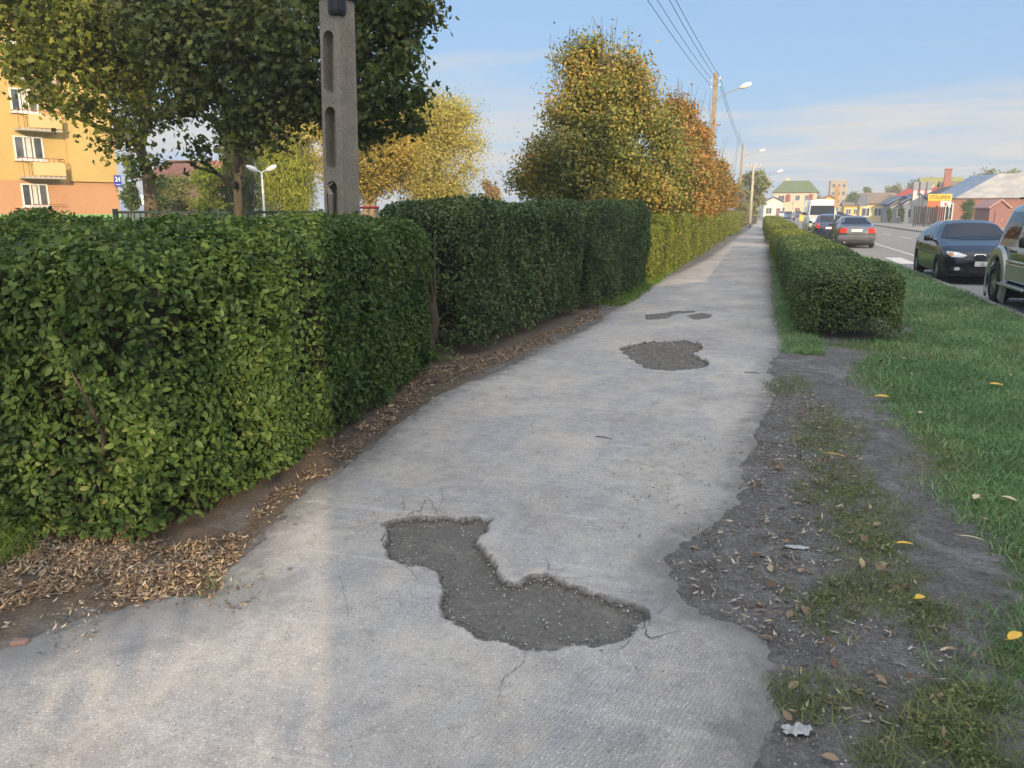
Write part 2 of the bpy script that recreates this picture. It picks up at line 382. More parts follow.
base = m.mix(1.0, base, (1.06, 1.0, .92), 'MULTIPLY')
nw = m.noise(1.7, 7, .66, (1, .6, 1), 1.0); nv = m.noise(4.5, 7, .68, None, 1.5)
base = m.mix(m.math('MULTIPLY', m.step(nw, .50, .68), .6), base, m.mix(1.0, base, (.66, .67, .70), 'MULTIPLY')); base = m.mix(m.math('MULTIPLY', m.step(nw, .46, .32), .6), base, m.mix(1.0, base, (1.22, 1.16, 1.06), 'MULTIPLY'))
base = m.mix(m.math('MULTIPLY', m.step(nv, .56, .66), .45), base, m.mix(1.0, base, (.68, .67, .66), 'MULTIPLY'))
base = m.mix(m.math('MULTIPLY', m.step(nd, .42, .64), .55), base, m.ramp(n2, [(.3, (.27, .285, .32)), (.7, (.40, .415, .45))]))
mps = m.n('Mapping'); mps.inputs['Rotation'].default_value = (0, 0, R(34)); mps.inputs['Scale'].default_value = (.35, 7, 1); m.L.new(m.coord(), mps.inputs[0]); ns = m.n('TexNoise', Scale=2.4, Detail=6, Roughness=.6, Distortion=.7); m.L.new(mps.outputs[0], ns.inputs['Vector'])
base = m.mix(m.math('MULTIPLY', m.step(ns.outputs[0], .56, .68), .30), base, (.66, .65, .63)); base = m.mix(m.math('MULTIPLY', m.step(ns.outputs[0], .42, .32), .25), base, (.27, .265, .26))
base = m.mix(m.math('MULTIPLY', m.step(m.attr('dust'), .05, -.12), .7), base, m.ramp(n2, [(.3, (.34, .32, .295)), (.7, (.52, .49, .45))]))
vo = m.n('TexVoronoi', Scale=85); m.L.new(m.coord(), vo.inputs['Vector']); n6 = m.noise(17, 7, .7, None, .8); n7 = m.noise(60, 6, .8)
base = m.mix(.5, base, m.ramp(n6, [(.3, (.60, .60, .61)), (.5, (1, 1, 1)), (.72, (1.0, 1.0, 1.0))]), 'MULTIPLY')
base = m.mix(.4, base, m.ramp(n7, [(.33, (.55, .55, .56)), (.5, (.97, .97, .97)), (.7, (1, 1, 1))]), 'MULTIPLY')
n8 = m.noise(230, 4, .75)
base = m.mix(1.0, base, m.ramp(n8, [(.30, (.52, .52, .53)), (.5, (.95, .95, .95)), (.68, (1.28, 1.27, 1.25))]), 'MULTIPLY')
def specks(scale, thr, rad, col, amt):
    v = m.n('TexVoronoi', Scale=scale); m.L.new(m.coord(), v.inputs['Vector']); sp_ = m.n('SeparateColor'); m.L.new(v.outputs['Color'], sp_.inputs[0])
    return m.mix(m.math('MULTIPLY', m.math('MULTIPLY', m.step(sp_.outputs[0], thr, thr + .01), m.step(v.outputs['Distance'], rad, rad * .6)), amt), base, col)
base = specks(75, .86, .38, (.80, .79, .76), .45); base = specks(120, .84, .42, (.72, .71, .68), .4); base = specks(60, .95, .36, (.12, .12, .12), .6); base = specks(110, .92, .42, (.16, .16, .16), .5)
base = m.mix(m.math('MULTIPLY', m.step(n3, .56, .70), .45), base, (.78, .77, .75))
base = m.mix(m.math('MULTIPLY', m.step(n3, .46, .34), .5), base, (.17, .17, .175))
base = m.mix(m.math('MULTIPLY', m.step(n4, .40, .30), .2), base, (.2, .195, .19))
base = m.mix(m.math('MULTIPLY', m.step(m.math('ADD', m.attr('dirt'), m.math('MULTIPLY', m.math('SUBTRACT', n2, .5), .55)), .10, -.16), .72), base, m.mix(.5, m.ramp(n2, [(.3, (.16, .165, .18)), (.7, (.30, .30, .31))]), m.ramp(n8, [(.35, (.12, .12, .125)), (.6, (.36, .355, .35))])))
rim = m.step(m.math('ADD', m.attr('rim'), m.math('MULTIPLY', m.math('SUBTRACT', n2, .5), .7)), -.30, .02)
base = m.mix(m.math('MULTIPLY', rim, .96), base, m.mix(.5, m.ramp(n4, [(.3, (.12, .115, .11)), (.7, (.26, .25, .24))]), m.ramp(n8, [(.3, (.08, .078, .075)), (.7, (.33, .32, .31))])))
floor_ = m.mix(.5, m.ramp(n4, [(.3, (.075, .07, .064)), (.7, (.21, .198, .182))]), m.ramp(n8, [(.35, (.03, .028, .026)), (.52, (.15, .142, .132)), (.70, (.40, .385, .355))]))
floor_ = m.mix(m.math('MULTIPLY', m.step(n2, .5, .7), .4), floor_, (.30, .28, .25))
pn = m.math('ADD', m.attr('pot'), m.math('MULTIPLY', m.math('SUBTRACT', n4, .5), .03))
psel = m.step(pn, .004, -.004)
e1 = m.math('MULTIPLY', m.step(pn, .020, .004), m.step(pn, -.022, -.002))
base = m.mix(psel, base, floor_); base = m.mix(m.math('MULTIPLY', e1, .55), base, (.05, .045, .04))
m.color(base)
wv = m.n('TexWave', Scale=22, Distortion=7, Detail=3); wv.inputs['Detail Scale'].default_value = 2.2; mpw = m.n('Mapping'); mpw.inputs['Rotation'].default_value = (0, 0, R(25)); mpw.inputs['Scale'].default_value = (1, .55, 1)
m.L.new(m.coord(), mpw.inputs[0]); m.L.new(mpw.outputs[0], wv.inputs[0])
hgt = m.math('ADD', m.math('ADD', m.math('ADD', m.math('MULTIPLY', n3, .9), m.math('MULTIPLY', n8, 1.0)), m.math('ADD', m.math('MULTIPLY', n4, .7), m.math('MULTIPLY', n7, 1.2))), m.math('MULTIPLY', m.math('MULTIPLY', wv.outputs[0], m.attr('ripple')), 3.5))
m.bump(hgt, .5, .006); M_PATH = m.m
DIRTP = pxl([(-90,600),(0,604),(60,590),(180,588),(250,580),(300,575),(285,610),(230,640),(150,655),(60,672),(-90,690)]); DIRT2 = pxl([(752,600),(800,640),(800,775),(762,775),(758,690),(742,655),(690,630),(664,600),(660,560)])
dirt = np.minimum(sdpoly(X, Y, DIRTP), sdpoly(X, Y, DIRT2) + .05)
rip = np.exp(-((X + .15) / .55) ** 2 - ((Y - 2.0) / .65) ** 2)
A = lambda a: a.ravel()[used]
path = tag(mesh_np('path', np.stack([X, Y, Z], -1).reshape(-1, 3)[used], Fq, M_PATH, smooth=True, attrs={'pot': A(np.minimum(pot, pot_s)), 'dust': A(dust), 'dirt': A(dirt), 'rim': A(sp), 'ripple': A(rip)}), kind='structure')
def pathz(x, y):
    return float(.012 + .02 * (fbm(np.array([x * .9]), np.array([y * .9]), 61)[0] - .5))
# cracks
mb = MB()
def crack(pts, wd=.006):
    wd *= .62
    pts = [Vector((*G(*p), 0)) for p in pts]; fine = [pts[0]]
    for a, b in zip(pts, pts[1:]):
        n = max(2, int((b - a).length / .02)); d = (b - a).normalized(); s = Vector((-d.y, d.x, 0))
        for i in range(1, n + 1): fine.append(a.lerp(b, i / n) + s * random.uniform(-.006, .006))
    for i in range(len(fine) - 1):
        a, b = fine[i], fine[i + 1]; d = (b - a); s = Vector((-d.y, d.x, 0)).normalized()
        w1 = wd * (.3 + .7 * math.sin(PI * min(1, (i + .5) / len(fine)) ** .8)) * random.uniform(.5, 1); z = Vector((0, 0, .0055))
        a = Vector((a.x, a.y, pathz(a.x, a.y))); b = Vector((b.x, b.y, pathz(b.x, b.y)))
        mb.poly([a - s * w1 / 2 + z, b - s * w1 / 2 + z, b + s * w1 / 2 + z, a + s * w1 / 2 + z])
zc = lambda l: [(340 + x / 2.667, 480 + y / 2.667) for x, y in l]
for c_, wd in ((zc([(172,112),(190,95),(215,90),(225,62),(240,58)]), .007), (zc([(205,90),(222,105),(230,103)]), .005), (zc([(240,58),(300,62),(330,68)]), .003),
               (zc([(195,48),(240,58),(255,95),(265,104)]), .004), (zc([(170,228),(185,250),(212,275)]), .005), (zc([(120,150),(112,170),(135,188)]), .012),
               (zc([(550,255),(555,235),(545,215)]), .005), (zc([(580,268),(628,272)]), .004), (zc([(775,405),(810,405),(812,380)]), .006), (zc([(815,405),(820,430),(828,437),(860,425)]), .010),
               (zc([(775,430),(780,405),(770,392)]), .006), (zc([(800,345),(820,360),(822,400)]), .005), (zc([(270,375),(330,392),(380,420),(390,428)]), .010),
               (zc([(150,108),(172,90),(168,62),(195,48)]), .005), (zc([(215,90),(250,84),(290,100),(310,106)]), .005), (zc([(258,95),(275,60),(270,20)]), .004), (zc([(200,104),(190,95)]), .006), (zc([(120,130),(90,118),(40,122)]), .004), (zc([(775,430),(770,450),(720,470)]), .004),
               (zc([(860,425),(905,415)]), .004), (zc([(818,375),(850,365),(880,340)]), .004), (zc([(500,460),(490,500),(440,540),(420,600)]), .0035), (zc([(628,272),(690,262),(760,275)]), .003),
               ([(470,385),(520,392),(560,388),(600,396)], .004), ([(640,420),(660,400),(705,392),(740,398)], .004), ([(700,335),(720,345),(760,342)], .006), ([(300,560),(340,580),(350,620)], .003)):
    crack(c_, wd)
mb.build('crack', plain('crack_shadow', (.045, .042, .04), 1, 0, .2), path)

# ---- road and the far side
def sheet(name, x0, x1, y0, y1, z, mat, nx=2, ny=2):
    a, b = np.meshgrid(np.linspace(x0, x1, nx), np.linspace(y0, y1, ny))
    F = (np.arange(ny - 1)[:, None] * nx + np.arange(nx - 1)[None, :]).ravel()
    return tag(mesh_np(name, np.stack([a, b, np.full_like(a, z)], -1).reshape(-1, 3), np.stack([F, F + 1, F + nx + 1, F + nx], 1), mat), kind='structure')
m = Mat('asphalt', .9, .25); n1 = m.noise(.5, 5); n2 = m.noise(40, 5, .7); n3 = m.noise(1.5, 5, .6, (3, .25, 1))
m.color(m.mix(.4, m.mix(.5, m.ramp(n1, [(.3, (.20, .19, .18)), (.7, (.30, .285, .265))]), m.ramp(n3, [(.3, (.19, .18, .17)), (.7, (.32, .30, .28))])), m.ramp(n2, [(.3, (.12, .118, .115)), (.7, (.33, .315, .30))]))); m.bump(n2, .3, .005); M_ASPH = m.m
m = Mat('far_ground', .95, .1); n1 = m.noise(.05, 5); n2 = m.noise(2, 5)
m.color(m.mix(.5, m.ramp(n1, [(.35, (.05, .08, .02)), (.65, (.14, .12, .08))]), m.ramp(n2, [(.3, (.04, .07, .015)), (.7, (.11, .11, .06))]))); M_FARG = m.m
m = Mat('pavers', .9, .2); n1 = m.noise(.7, 5); n2 = m.noise(14, 5, .6)
m.color(m.mix(.5, m.ramp(n1, [(.3, (.25, .24, .225)), (.7, (.37, .35, .32))]), m.ramp(n2, [(.3, (.20, .19, .18)), (.7, (.38, .36, .33))]))); M_PAVE = m.m
sheet('ground', -2500, 2500, -1500, 3500, -.16, M_FARG)
sheet('road', 3.98, 11.6, -60, 330, -.09, M_ASPH)
mb = MB(); ye = list(range(26, 121, 2))
for y0, y1 in zip(ye, ye[1:]): mb.poly([(float(road_edge(y0)), y0, -.09), (3.98, y0, -.09), (3.98, y1, -.09), (float(road_edge(y1)), y1, -.09)])
tag(mb.build('road', M_ASPH, norm=False), kind='structure')
sheet('road_junction', -60, 70, 300, 330, -.085, M_ASPH)
sheet('pavement', 11.75, 15.2, -60, 300, .02, M_PAVE)
sheet('forecourt', 15.2, 60, 60, 140, -.02, M_PAVE)
kb = plain('kerb_stone', (.22, .215, .20), .9, 0, .3, 9)
for nm, x0 in (('kerb', 3.9), ('kerb', 11.6)):
    mb = MB()
    for y in range(-40, 300, 2 if x0 < 5 else 8): 
        ln = 2 if x0 < 5 else 8
        if x0 < 5:
            e0 = float(road_edge(y + 1)); e1 = float(road_edge(y)); mb.box((e0 - .01, y + ln / 2, -.11), (.14, ln - .015, .20), rz=math.atan2(e1 - float(road_edge(y + 2)), 2), bev=.012); continue
        mb.box((x0 + .07, y + ln / 2, -.11), (.14, ln - .015, .20 if x0 < 5 else .24), bev=.012)
    tag(mb.build(nm, kb), kind='structure')
m = Mat('worn_road_paint', .8, .3); f = m.noise(9, 6, .7); m.color(m.ramp(f, [(.35, (.30, .29, .28)), (.5, (.62, .61, .58))])); M_RPAINT = m.m
mb = MB()
for y in range(30, 200, 1):
    mb.poly([(5.46, y, -.086), (5.58, y, -.086), (5.58, y + 1, -.086), (5.46, y + 1, -.086)])
for y in range(-20, 200, 8): mb.poly([(8.4, y, -.086), (8.54, y, -.086), (8.54, y + 4, -.086), (8.4, y + 4, -.086)])
x = 4.25
while x < 11.2:
    mb.poly([(x, 27.6, -.086), (x + .55, 27.6, -.086), (x + .55, 31.2, -.086), (x, 31.2, -.086)]); x += 1.1
tag(mb.build('road_marking', M_RPAINT, norm=False), kind='structure')

# ------------------------------------------------------------------ foliage builders
T_OVAL = (np.array([(0, 0, 0), (-.25, .28, .05), (-.23, .66, .04), (0, 1, -.06), (.23, .66, .04), (.25, .28, .05)]), np.array([(0, 5, 4, 3), (0, 3, 2, 1)]))
T_DIAM = (np.array([(0, 0, 0), (-.33, .5, .06), (0, 1, 0), (.33, .5, .06)]), np.array([(0, 3, 2, 1)]))
T_NARR = (np.array([(0, 0, 0), (-.13, .35, .05), (0, 1, .12), (.13, .5, .0)]), np.array([(0, 3, 2, 1)]))
T_WILL = (np.array([(0, 0, 0), (-.09, -.5, .03), (0, -1, 0), (.09, -.5, .03)]), np.array([(0, 3, 2, 1)]))
T_MAPL = (np.array([(0, 0, 0), (-.42, .12, .06), (-.5, .5, -.04), (-.16, .52, .03), (0, 1, -.08), (.16, .52, .03), (.5, .5, -.04), (.42, .12, .06)]), np.array([(0, 3, 2, 1), (0, 5, 4, 3), (0, 7, 6, 5)]))
def unit(v): return v / (np.linalg.norm(v, axis=1, keepdims=True) + 1e-9)
def scatter(name, pts, nrm, size, tpl, mat, parent, up=None, tilt=.7, smin=.65, smax=1.25, along=None):
    T, F = tpl; n = len(pts); r = np.random.default_rng(abs(hash(name)) % 1000 + n)
    nn = unit(nrm + tilt * r.normal(size=(n, 3)))
    a = r.normal(size=(n, 3)) if along is None else along + .45 * r.normal(size=(n, 3))
    ty = unit(a - nn * (a * nn).sum(1, keepdims=True)); tx = np.cross(ty, nn)
    s = (size * r.uniform(smin, smax, n))[:, None, None]
    V = pts[:, None, :] + s * (T[None, :, 0:1] * tx[:, None, :] + T[None, :, 1:2] * ty[:, None, :] + T[None, :, 2:3] * nn[:, None, :])
    FF = (F[None] + (np.arange(n) * len(T))[:, None, None]).reshape(-1, F.shape[1])
    return mesh_np(name, V.reshape(-1, 3), FF, mat, parent)
def rbox_pts(n, c, half, ang, rad, depth, seed, lump=.05, hole=None, zmin=.0):
    """random points in the leafy shell of a rounded box standing on the ground; c = centre xy"""
    r = np.random.default_rng(seed); hx, hy, hz = half
    ar = np.array([4 * hy * hz, 4 * hy * hz, 4 * hx * hz, 4 * hx * hz, 4 * hx * hy]); f = r.choice(5, n, p=ar / ar.sum())
    p = r.uniform(-1, 1, (n, 3)) * [hx, hy, hz]
    for k, (ax, sg) in enumerate(((0, 1), (0, -1), (1, 1), (1, -1), (2, 1))): p[f == k, ax] = sg * half[ax]
    inner = np.clip(p, [-hx + rad, -hy + rad, -hz], [hx - rad, hy - rad, hz - rad]); d = p - inner; nr = unit(d)
    q = inner + nr * rad
    lm = fbm(q[:, 0] * 3 + q[:, 2] * 2.1 + seed, q[:, 1] * 3 + q[:, 2] * 1.3, seed) - .5
    lm2 = fbm(q[:, 0] * .9 + q[:, 2] * .7 + seed, q[:, 1] * .9 - q[:, 2] * .5, seed + 3) - .5
    off = lump * 2 * lm + lump * 2.4 * lm2 - depth * r.power(.55, n)[::1] * r.uniform(0, 1, n)
    q = q + nr * off[:, None]
    lowcut = fbm(q[:, 0] * 5, q[:, 1] * 5, seed + 9) * (.10 if seed < 20 else .2)
    keep = q[:, 2] + hz > zmin + lowcut
    if hole is not None: keep &= (fbm(q[:, 0] * 4.2 + q[:, 2] * 3.3, q[:, 1] * 4.2 - q[:, 2] * 3.7, seed + 5) < hole) | (r.uniform(0, 1, n) < .22)
    q = q[keep]; nr = nr[keep]
    cs, sn = math.cos(ang), math.sin(ang)
    Q = np.stack([c[0] + q[:, 0] * cs - q[:, 1] * sn, c[1] + q[:, 0] * sn + q[:, 1] * cs, q[:, 2] + hz], 1)
    NR = np.stack([nr[:, 0] * cs - nr[:, 1] * sn, nr[:, 0] * sn + nr[:, 1] * cs, nr[:, 2]], 1)
    return Q, NR
def core_box(mb, c, half, ang, inset, z0=.25):
    hx, hy, hz = half; bm2 = bmesh.new(); nx_, ny_ = max(2, int(hy * 5)), 0
    r = bmesh.ops.create_cube(bm2, size=1); bmesh.ops.subdivide_edges(bm2, edges=bm2.edges, cuts=9, use_grid_fill=True)
    M = Matrix.Translation((c[0], c[1], 0)) @ Matrix.Rotation(ang, 4, 'Z')
    for v in bm2.verts:
        p = Vector((v.co.x * 2 * (hx - inset), v.co.y * 2 * (hy - inset), z0 + (v.co.z + .5) * (2 * hz - inset - z0)))
        p += Vector((random.uniform(-1, 1), random.uniform(-1, 1), random.uniform(-1, 1))) * .05
        v.co = M @ p
    me = bpy.data.meshes.new('t'); bm2.to_mesh(me); bm2.free(); mb.bm.from_mesh(me); bpy.data.meshes.remove(me)
def stems(root, c, half, ang, n, h, r0=.018, spread=.25):
    cs, sn = math.cos(ang), math.sin(ang)
    for i in range(n):
        u = random.uniform(-half[0] * .5, half[0] * .5); v = random.uniform(-half[1] * .93, half[1] * .93)
        p = Vector((c[0] + u * cs - v * sn, c[1] + u * sn + v * cs, -.03)); pts = [p.copy()]
        d = Vector((random.uniform(-1, 1) * spread, random.uniform(-1, 1) * spread, 1))
        for k in range(5):
            d += Vector((random.uniform(-.3, .3), random.uniform(-.3, .3), 0)); p = p + d.normalized() * h / 5; pts.append(p.copy())
        r = r0 * random.uniform(.6, 1.4); mb = MB(); mb.tube(pts, [r, r * .8, r * .6, r * .5, r * .35, r * .2], 5); mb.build('stem', M_TWIG, root, True)
def hedge(label, boxes, size, dens, mat, tpl=T_OVAL, group=None, lump=.05, hole=None, depth=.22, inset=.24, tilt=.75, seed=1, nst=3, name='hedge', stemr=.018, zmin=.0):
    c0 = boxes[0][0]; root = empty(name, (0, 0, 0), 0, label, 'hedge', group)
    ps, ns = [], []
    for k, (c, half, ang) in enumerate(boxes):
        hx, hy, hz = half; area = 8 * hz * (hx + hy) + 4 * hx * hy
        q, nr = rbox_pts(int(area * dens), c, half, ang, (.34 if seed < 20 else min(.22, hx * .5)), depth, seed + k * 7, lump, hole, zmin); ps.append(q); ns.append(nr)
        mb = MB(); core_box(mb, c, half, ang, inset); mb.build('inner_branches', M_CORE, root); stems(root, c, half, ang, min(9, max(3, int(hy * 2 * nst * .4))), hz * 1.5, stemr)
    ps = np.concatenate(ps); ns = np.concatenate(ns); ns[:, 2] += .35
    scatter('foliage', ps, ns, size, tpl, mat, root, tilt=tilt, smin=.45, smax=1.35)
    if size < .05 and tpl is T_OVAL:
        mb = MB(); r = np.random.default_rng(seed + 99)
        for i in r.choice(len(ps), 420 if seed < 20 else 160, replace=False):
            p = Vector(ps[i]); nn = Vector(ns[i]); d = Vector((r.normal() * .5, r.normal() * .5, .7)) + nn * .5; d.normalize(); p = p - nn * .06 - d * .12; q = p + d * r.uniform(.12, .28); m_ = (p + q) / 2 + Vector(r.normal(size=3) * .015)
            mb.tube([p, m_, q], [.0032, .0024, .001], 4, False)
        tag(mb.build('twigs', M_TWIG, root), kind='stuff')
    return root
G1 = [(0, (0.019, 0.040, 0.012)), (.22, (0.044, 0.084, 0.023)), (.5, (0.075, 0.132, 0.032)), (.8, (0.114, 0.176, 0.044)), (.95, (0.176, 0.220, 0.066)), (1, (0.229, 0.176, 0.079))]
M_H1 = leafmat('hedge_leaf_near', G1, .28, .5, .22, (1.4, .3))
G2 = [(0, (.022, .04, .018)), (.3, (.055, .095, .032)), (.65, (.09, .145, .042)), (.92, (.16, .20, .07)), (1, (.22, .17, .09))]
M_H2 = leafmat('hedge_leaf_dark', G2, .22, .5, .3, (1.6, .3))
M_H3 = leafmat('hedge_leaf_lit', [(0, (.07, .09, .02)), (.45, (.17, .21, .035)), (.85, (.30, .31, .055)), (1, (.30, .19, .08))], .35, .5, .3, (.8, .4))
M_H4 = leafmat('hedge_leaf_low', [(0, (0.048, 0.076, 0.026)), (.4, (0.082, 0.130, 0.035)), (.8, (0.130, 0.194, 0.048)), (1, (0.238, 0.259, 0.086))], .22, .4, .4, (1.2, .4))

# near hedge: L shaped, its corner closest to the camera
def obox(a, b, side, th, h):
    """box from a to b (front line), its thickness going to the left (+1) of a->b"""
    a = Vector(a); b = Vector(b); d = (b - a); ln = d.length; d.normalize(); n = Vector((-d.y, d.x)) * side
    c = (a + b) / 2 + n * th / 2; return ((c.x, c.y), (th / 2, ln / 2, h / 2), math.atan2(d.y, d.x) - PI / 2)
hedge('tall leafy clipped hedge closest to the camera, turning a corner beside the path',
      [obox((-2.62, 2.74), (-3.14, 7.38), 1, 1.15, 1.50), obox((-3.10, 3.06), (-7.4, 5.45), -1, 1.05, 1.50)],
      .042, 5200, M_H1, seed=11, lump=.09, hole=.58, depth=.34, inset=.3, nst=4, stemr=.016)
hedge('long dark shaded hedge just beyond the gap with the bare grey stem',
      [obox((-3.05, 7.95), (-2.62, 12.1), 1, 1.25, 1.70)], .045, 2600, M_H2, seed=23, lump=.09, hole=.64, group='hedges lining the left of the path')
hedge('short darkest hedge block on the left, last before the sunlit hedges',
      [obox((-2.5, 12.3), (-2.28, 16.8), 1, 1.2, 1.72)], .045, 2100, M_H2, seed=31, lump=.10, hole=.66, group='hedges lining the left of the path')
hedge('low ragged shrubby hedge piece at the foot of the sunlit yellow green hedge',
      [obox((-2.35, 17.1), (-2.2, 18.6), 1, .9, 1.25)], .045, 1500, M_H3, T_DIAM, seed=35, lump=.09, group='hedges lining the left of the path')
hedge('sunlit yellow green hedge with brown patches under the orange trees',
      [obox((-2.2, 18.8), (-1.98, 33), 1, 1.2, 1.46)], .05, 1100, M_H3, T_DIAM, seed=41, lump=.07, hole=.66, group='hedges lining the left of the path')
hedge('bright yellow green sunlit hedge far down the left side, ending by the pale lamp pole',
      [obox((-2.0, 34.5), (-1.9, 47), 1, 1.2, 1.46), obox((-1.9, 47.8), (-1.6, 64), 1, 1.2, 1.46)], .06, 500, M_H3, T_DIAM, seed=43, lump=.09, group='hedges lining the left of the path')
hedge('low dark clipped hedge between the path and the lawn, its square end facing the camera',
      [obox((.48, 10.35), (.42, 24), -1, 1.25, .88)], .036, 3000, M_H4, seed=51, lump=.04, depth=.16, inset=.17, nst=3, group='low hedges right of the path')
hedge('middle one of the three low hedges along the right of the path',
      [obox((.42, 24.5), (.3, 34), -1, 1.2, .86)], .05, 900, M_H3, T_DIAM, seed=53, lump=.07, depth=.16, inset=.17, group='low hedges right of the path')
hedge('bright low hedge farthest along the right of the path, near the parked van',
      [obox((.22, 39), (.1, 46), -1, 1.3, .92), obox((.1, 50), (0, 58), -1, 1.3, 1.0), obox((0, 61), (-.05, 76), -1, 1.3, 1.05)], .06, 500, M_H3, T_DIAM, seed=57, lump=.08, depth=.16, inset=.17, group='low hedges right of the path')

# bare stem in the gap between the first two hedges
t = empty('bare_shrub', (-3.42, 7.66, 0), 0, 'bare grey stem standing in the gap between the near hedge and the dark hedge', 'shrub')
mb = MB(); mb.tube([(0, 0, -.05), (-.02, .02, .18), (.05, .02, .42), (.02, .03, .7)], [.11, .085, .075, .05], 9)
for k in range(7):
    a = random.uniform(-.5, .5); b = random.uniform(-.3, .3); mb.tube([(.03, .02, .38), (a * .2, .02 + b * .3, .7), (-.05 + a * .3, b * .6, 1.0), (-.1 + a * .4, b * .9, 1.35)], [.028, .016, .010, .004], 5)
mb.build('stem', M_TWIG, t, True)
q = rng.normal(size=(260, 3)) * [.13, .1, .07] + [.14, -.12, .08]; q[:, 2] = np.abs(q[:, 2])
scatter('foliage', q, np.tile([0, 0, 1.], (len(q), 1)), .04, T_OVAL, leafmat('young_leaf', [(0, (.06, .13, .02)), (1, (.14, .24, .05))], .3), t, tilt=.5)

# ------------------------------------------------------------------ trees
def branch(mb, a, b, r0, r1, sag=.0, n=6, wig=.06):
    a, b = Vector(a), Vector(b); ln = (b - a).length; pts = []; rad = []
    o1 = Vector((random.gauss(0, 1), random.gauss(0, 1), random.gauss(0, .6))) * ln * wig
    for i in range(n + 1):
        t = i / n; p = a.lerp(b, t); p += o1 * math.sin(PI * t); p.z += sag * ln * math.sin(PI * t)
        p += Vector((random.gauss(0, 1), random.gauss(0, 1), random.gauss(0, 1))) * ln * .012 * (0 < i < n)
        pts.append(p); rad.append(r0 + (r1 - r0) * t ** .8)
    mb.tube(pts, rad, 6 if r0 < .05 else 9, cap=r0 > .05); return pts
def tree(name, label, base, blobs, leaf, n_leaf, mat, tpl=T_OVAL, trunk=None, r0=.18, bm_=None, group=None, cat='tree', clump=.22, twigs=14, tilt=.9, drop=0., shell=.5, spray=None, brr=.3):
    """trunk: list of points; blobs: (centre, (rx,ry,rz), weight)"""
    root = empty(name, base, 0, label, cat, group); B = Vector(base)
    tp = [Vector(p) - B for p in trunk]; mb = MB()
    rad = [r0 * (1.25 if i == 0 else 1 - .55 * i / (len(tp) - 1)) for i in range(len(tp))]
    mb.tube(tp, rad, 12); mb.build('trunk', bm_ or M_BARK, root, True)
    mb = MB(); P_, W_ = [], []
    tot = sum(b[2] for b in blobs)
    for (c, rr, wt) in blobs:
        c = Vector(c) - B; rr = np.array(rr)
        k = min(range(1, len(tp)), key=lambda i: (tp[i] - c).length + (0 if tp[i].z < c.z else 2)); 
        src = tp[k]; br = branch(mb, src, c, r0 * brr, r0 * .09, .08, 7)
        tips = []
        for j in range(twigs):
            d = rng.normal(size=3); d /= np.linalg.norm(d); rad_ = rng.uniform(shell, 1.0)
            e = Vector((c.x + d[0] * rr[0] * rad_, c.y + d[1] * rr[1] * rad_, c.z + d[2] * rr[2] * rad_)); 
            s = br[random.choice([-1, -2, -3])]; pp = branch(mb, s, e, r0 * .07, .004, .03, 4, .1); tips.append(pp)
        nl = int(n_leaf * wt / tot); tips = [np.array([list(p) for p in tt]) for tt in tips]
        ti = rng.integers(0, len(tips), nl); u = rng.power(1.6, nl) * 3.999; iu = u.astype(int); fu = (u - iu)[:, None]; TT = np.array(tips)
        pos = TT[ti, iu] * (1 - fu) + TT[ti, iu + 1] * fu
        g = rng.normal(size=(nl, 3)) * clump * np.array([1, 1, .75]) * (rr.mean() ** .5); g[:, 2] -= drop * rng.uniform(0, 1, nl)
        P_.append(pos + g); W_.append(unit(pos + g - np.array(c)) + [0, 0, .5])
    if spray:                                 # long bare shoots standing out of the crown
        for (s, e, nlv) in spray:
            pts = branch(mb, Vector(s) - B, Vector(e) - B, .009, .0045, .02, 5, .05); a_ = np.array([list(p) for p in pts])
            if nlv:
                u = rng.uniform(0, 4.99, nlv); iu = u.astype(int); fu = (u - iu)[:, None]
                P_.append(a_[iu] * (1 - fu) + a_[iu + 1] * fu + rng.normal(size=(nlv, 3)) * .04); W_.append(rng.normal(size=(nlv, 3)))
    mb.build('branches', bm_ or M_BARK, root, True)
    scatter('foliage', np.concatenate(P_), np.concatenate(W_), leaf, tpl, mat, root, tilt=tilt)
    return root

# --- big tree over the lawn: crown hangs over the pole and the apartment block
M_T1 = leafmat('maple_leaf_shade_tone', [(0, (.018, .03, .010)), (.4, (.038, .06, .015)), (.75, (.075, .10, .022)), (1, (.17, .17, .04))], .35, .5, .3, (.5, .35))  # shade over the crown centre is put into this darker leaf colour
D = 15
def bl(px, py, D, rx, rz=None, wt=None, ry=None):
    rz = rz or rx * .8; ry = ry or rx; return (P(px, py, D), (rx, ry, rz), wt or rx * rx)
b0 = P(150, 236, 19); b0.z = 0
trunkA = [b0, P(151, 205, 19), P(148, 175, 19), P(140, 148, 18.9), P(146, 110, 18.6), P(160, 60, 18), P(170, 0, 17.5)]
blC = [bl(15, 15, 15, 1.0, .7), bl(70, 45, 14.5, 1.0, .6), bl(20, -30, 15, 1.2), bl(90, 5, 14, 1.1, .8), bl(45, 62, 15, .8, .45), bl(130, 70, 15, .8, .6), bl(115, 30, 15, .9, .6), bl(130, -50, 16, 1.5), bl(15, 62, 14.5, .6, .35), bl(100, 80, 14.5, .6, .4),
       bl(45, 98, 14.5, .45, .25, .15), bl(85, 108, 14, .5, .3, .2), bl(120, 118, 14.5, .5, .45), bl(112, 145, 14, .34, .35, .15), bl(175, 112, 17, .45, .3, .15), bl(165, 60, 16, .7, .5), bl(195, 85, 17, .6, .4)]
M_T3 = leafmat('maple_leaf_sun_tone', [(0, (.035, .05, .012)), (.35, (.09, .12, .022)), (.7, (.21, .24, .04)), (1, (.38, .34, .06))], .42, .5, .25, (.6, .4))  # sunlight on the left crown is put into this lighter leaf colour
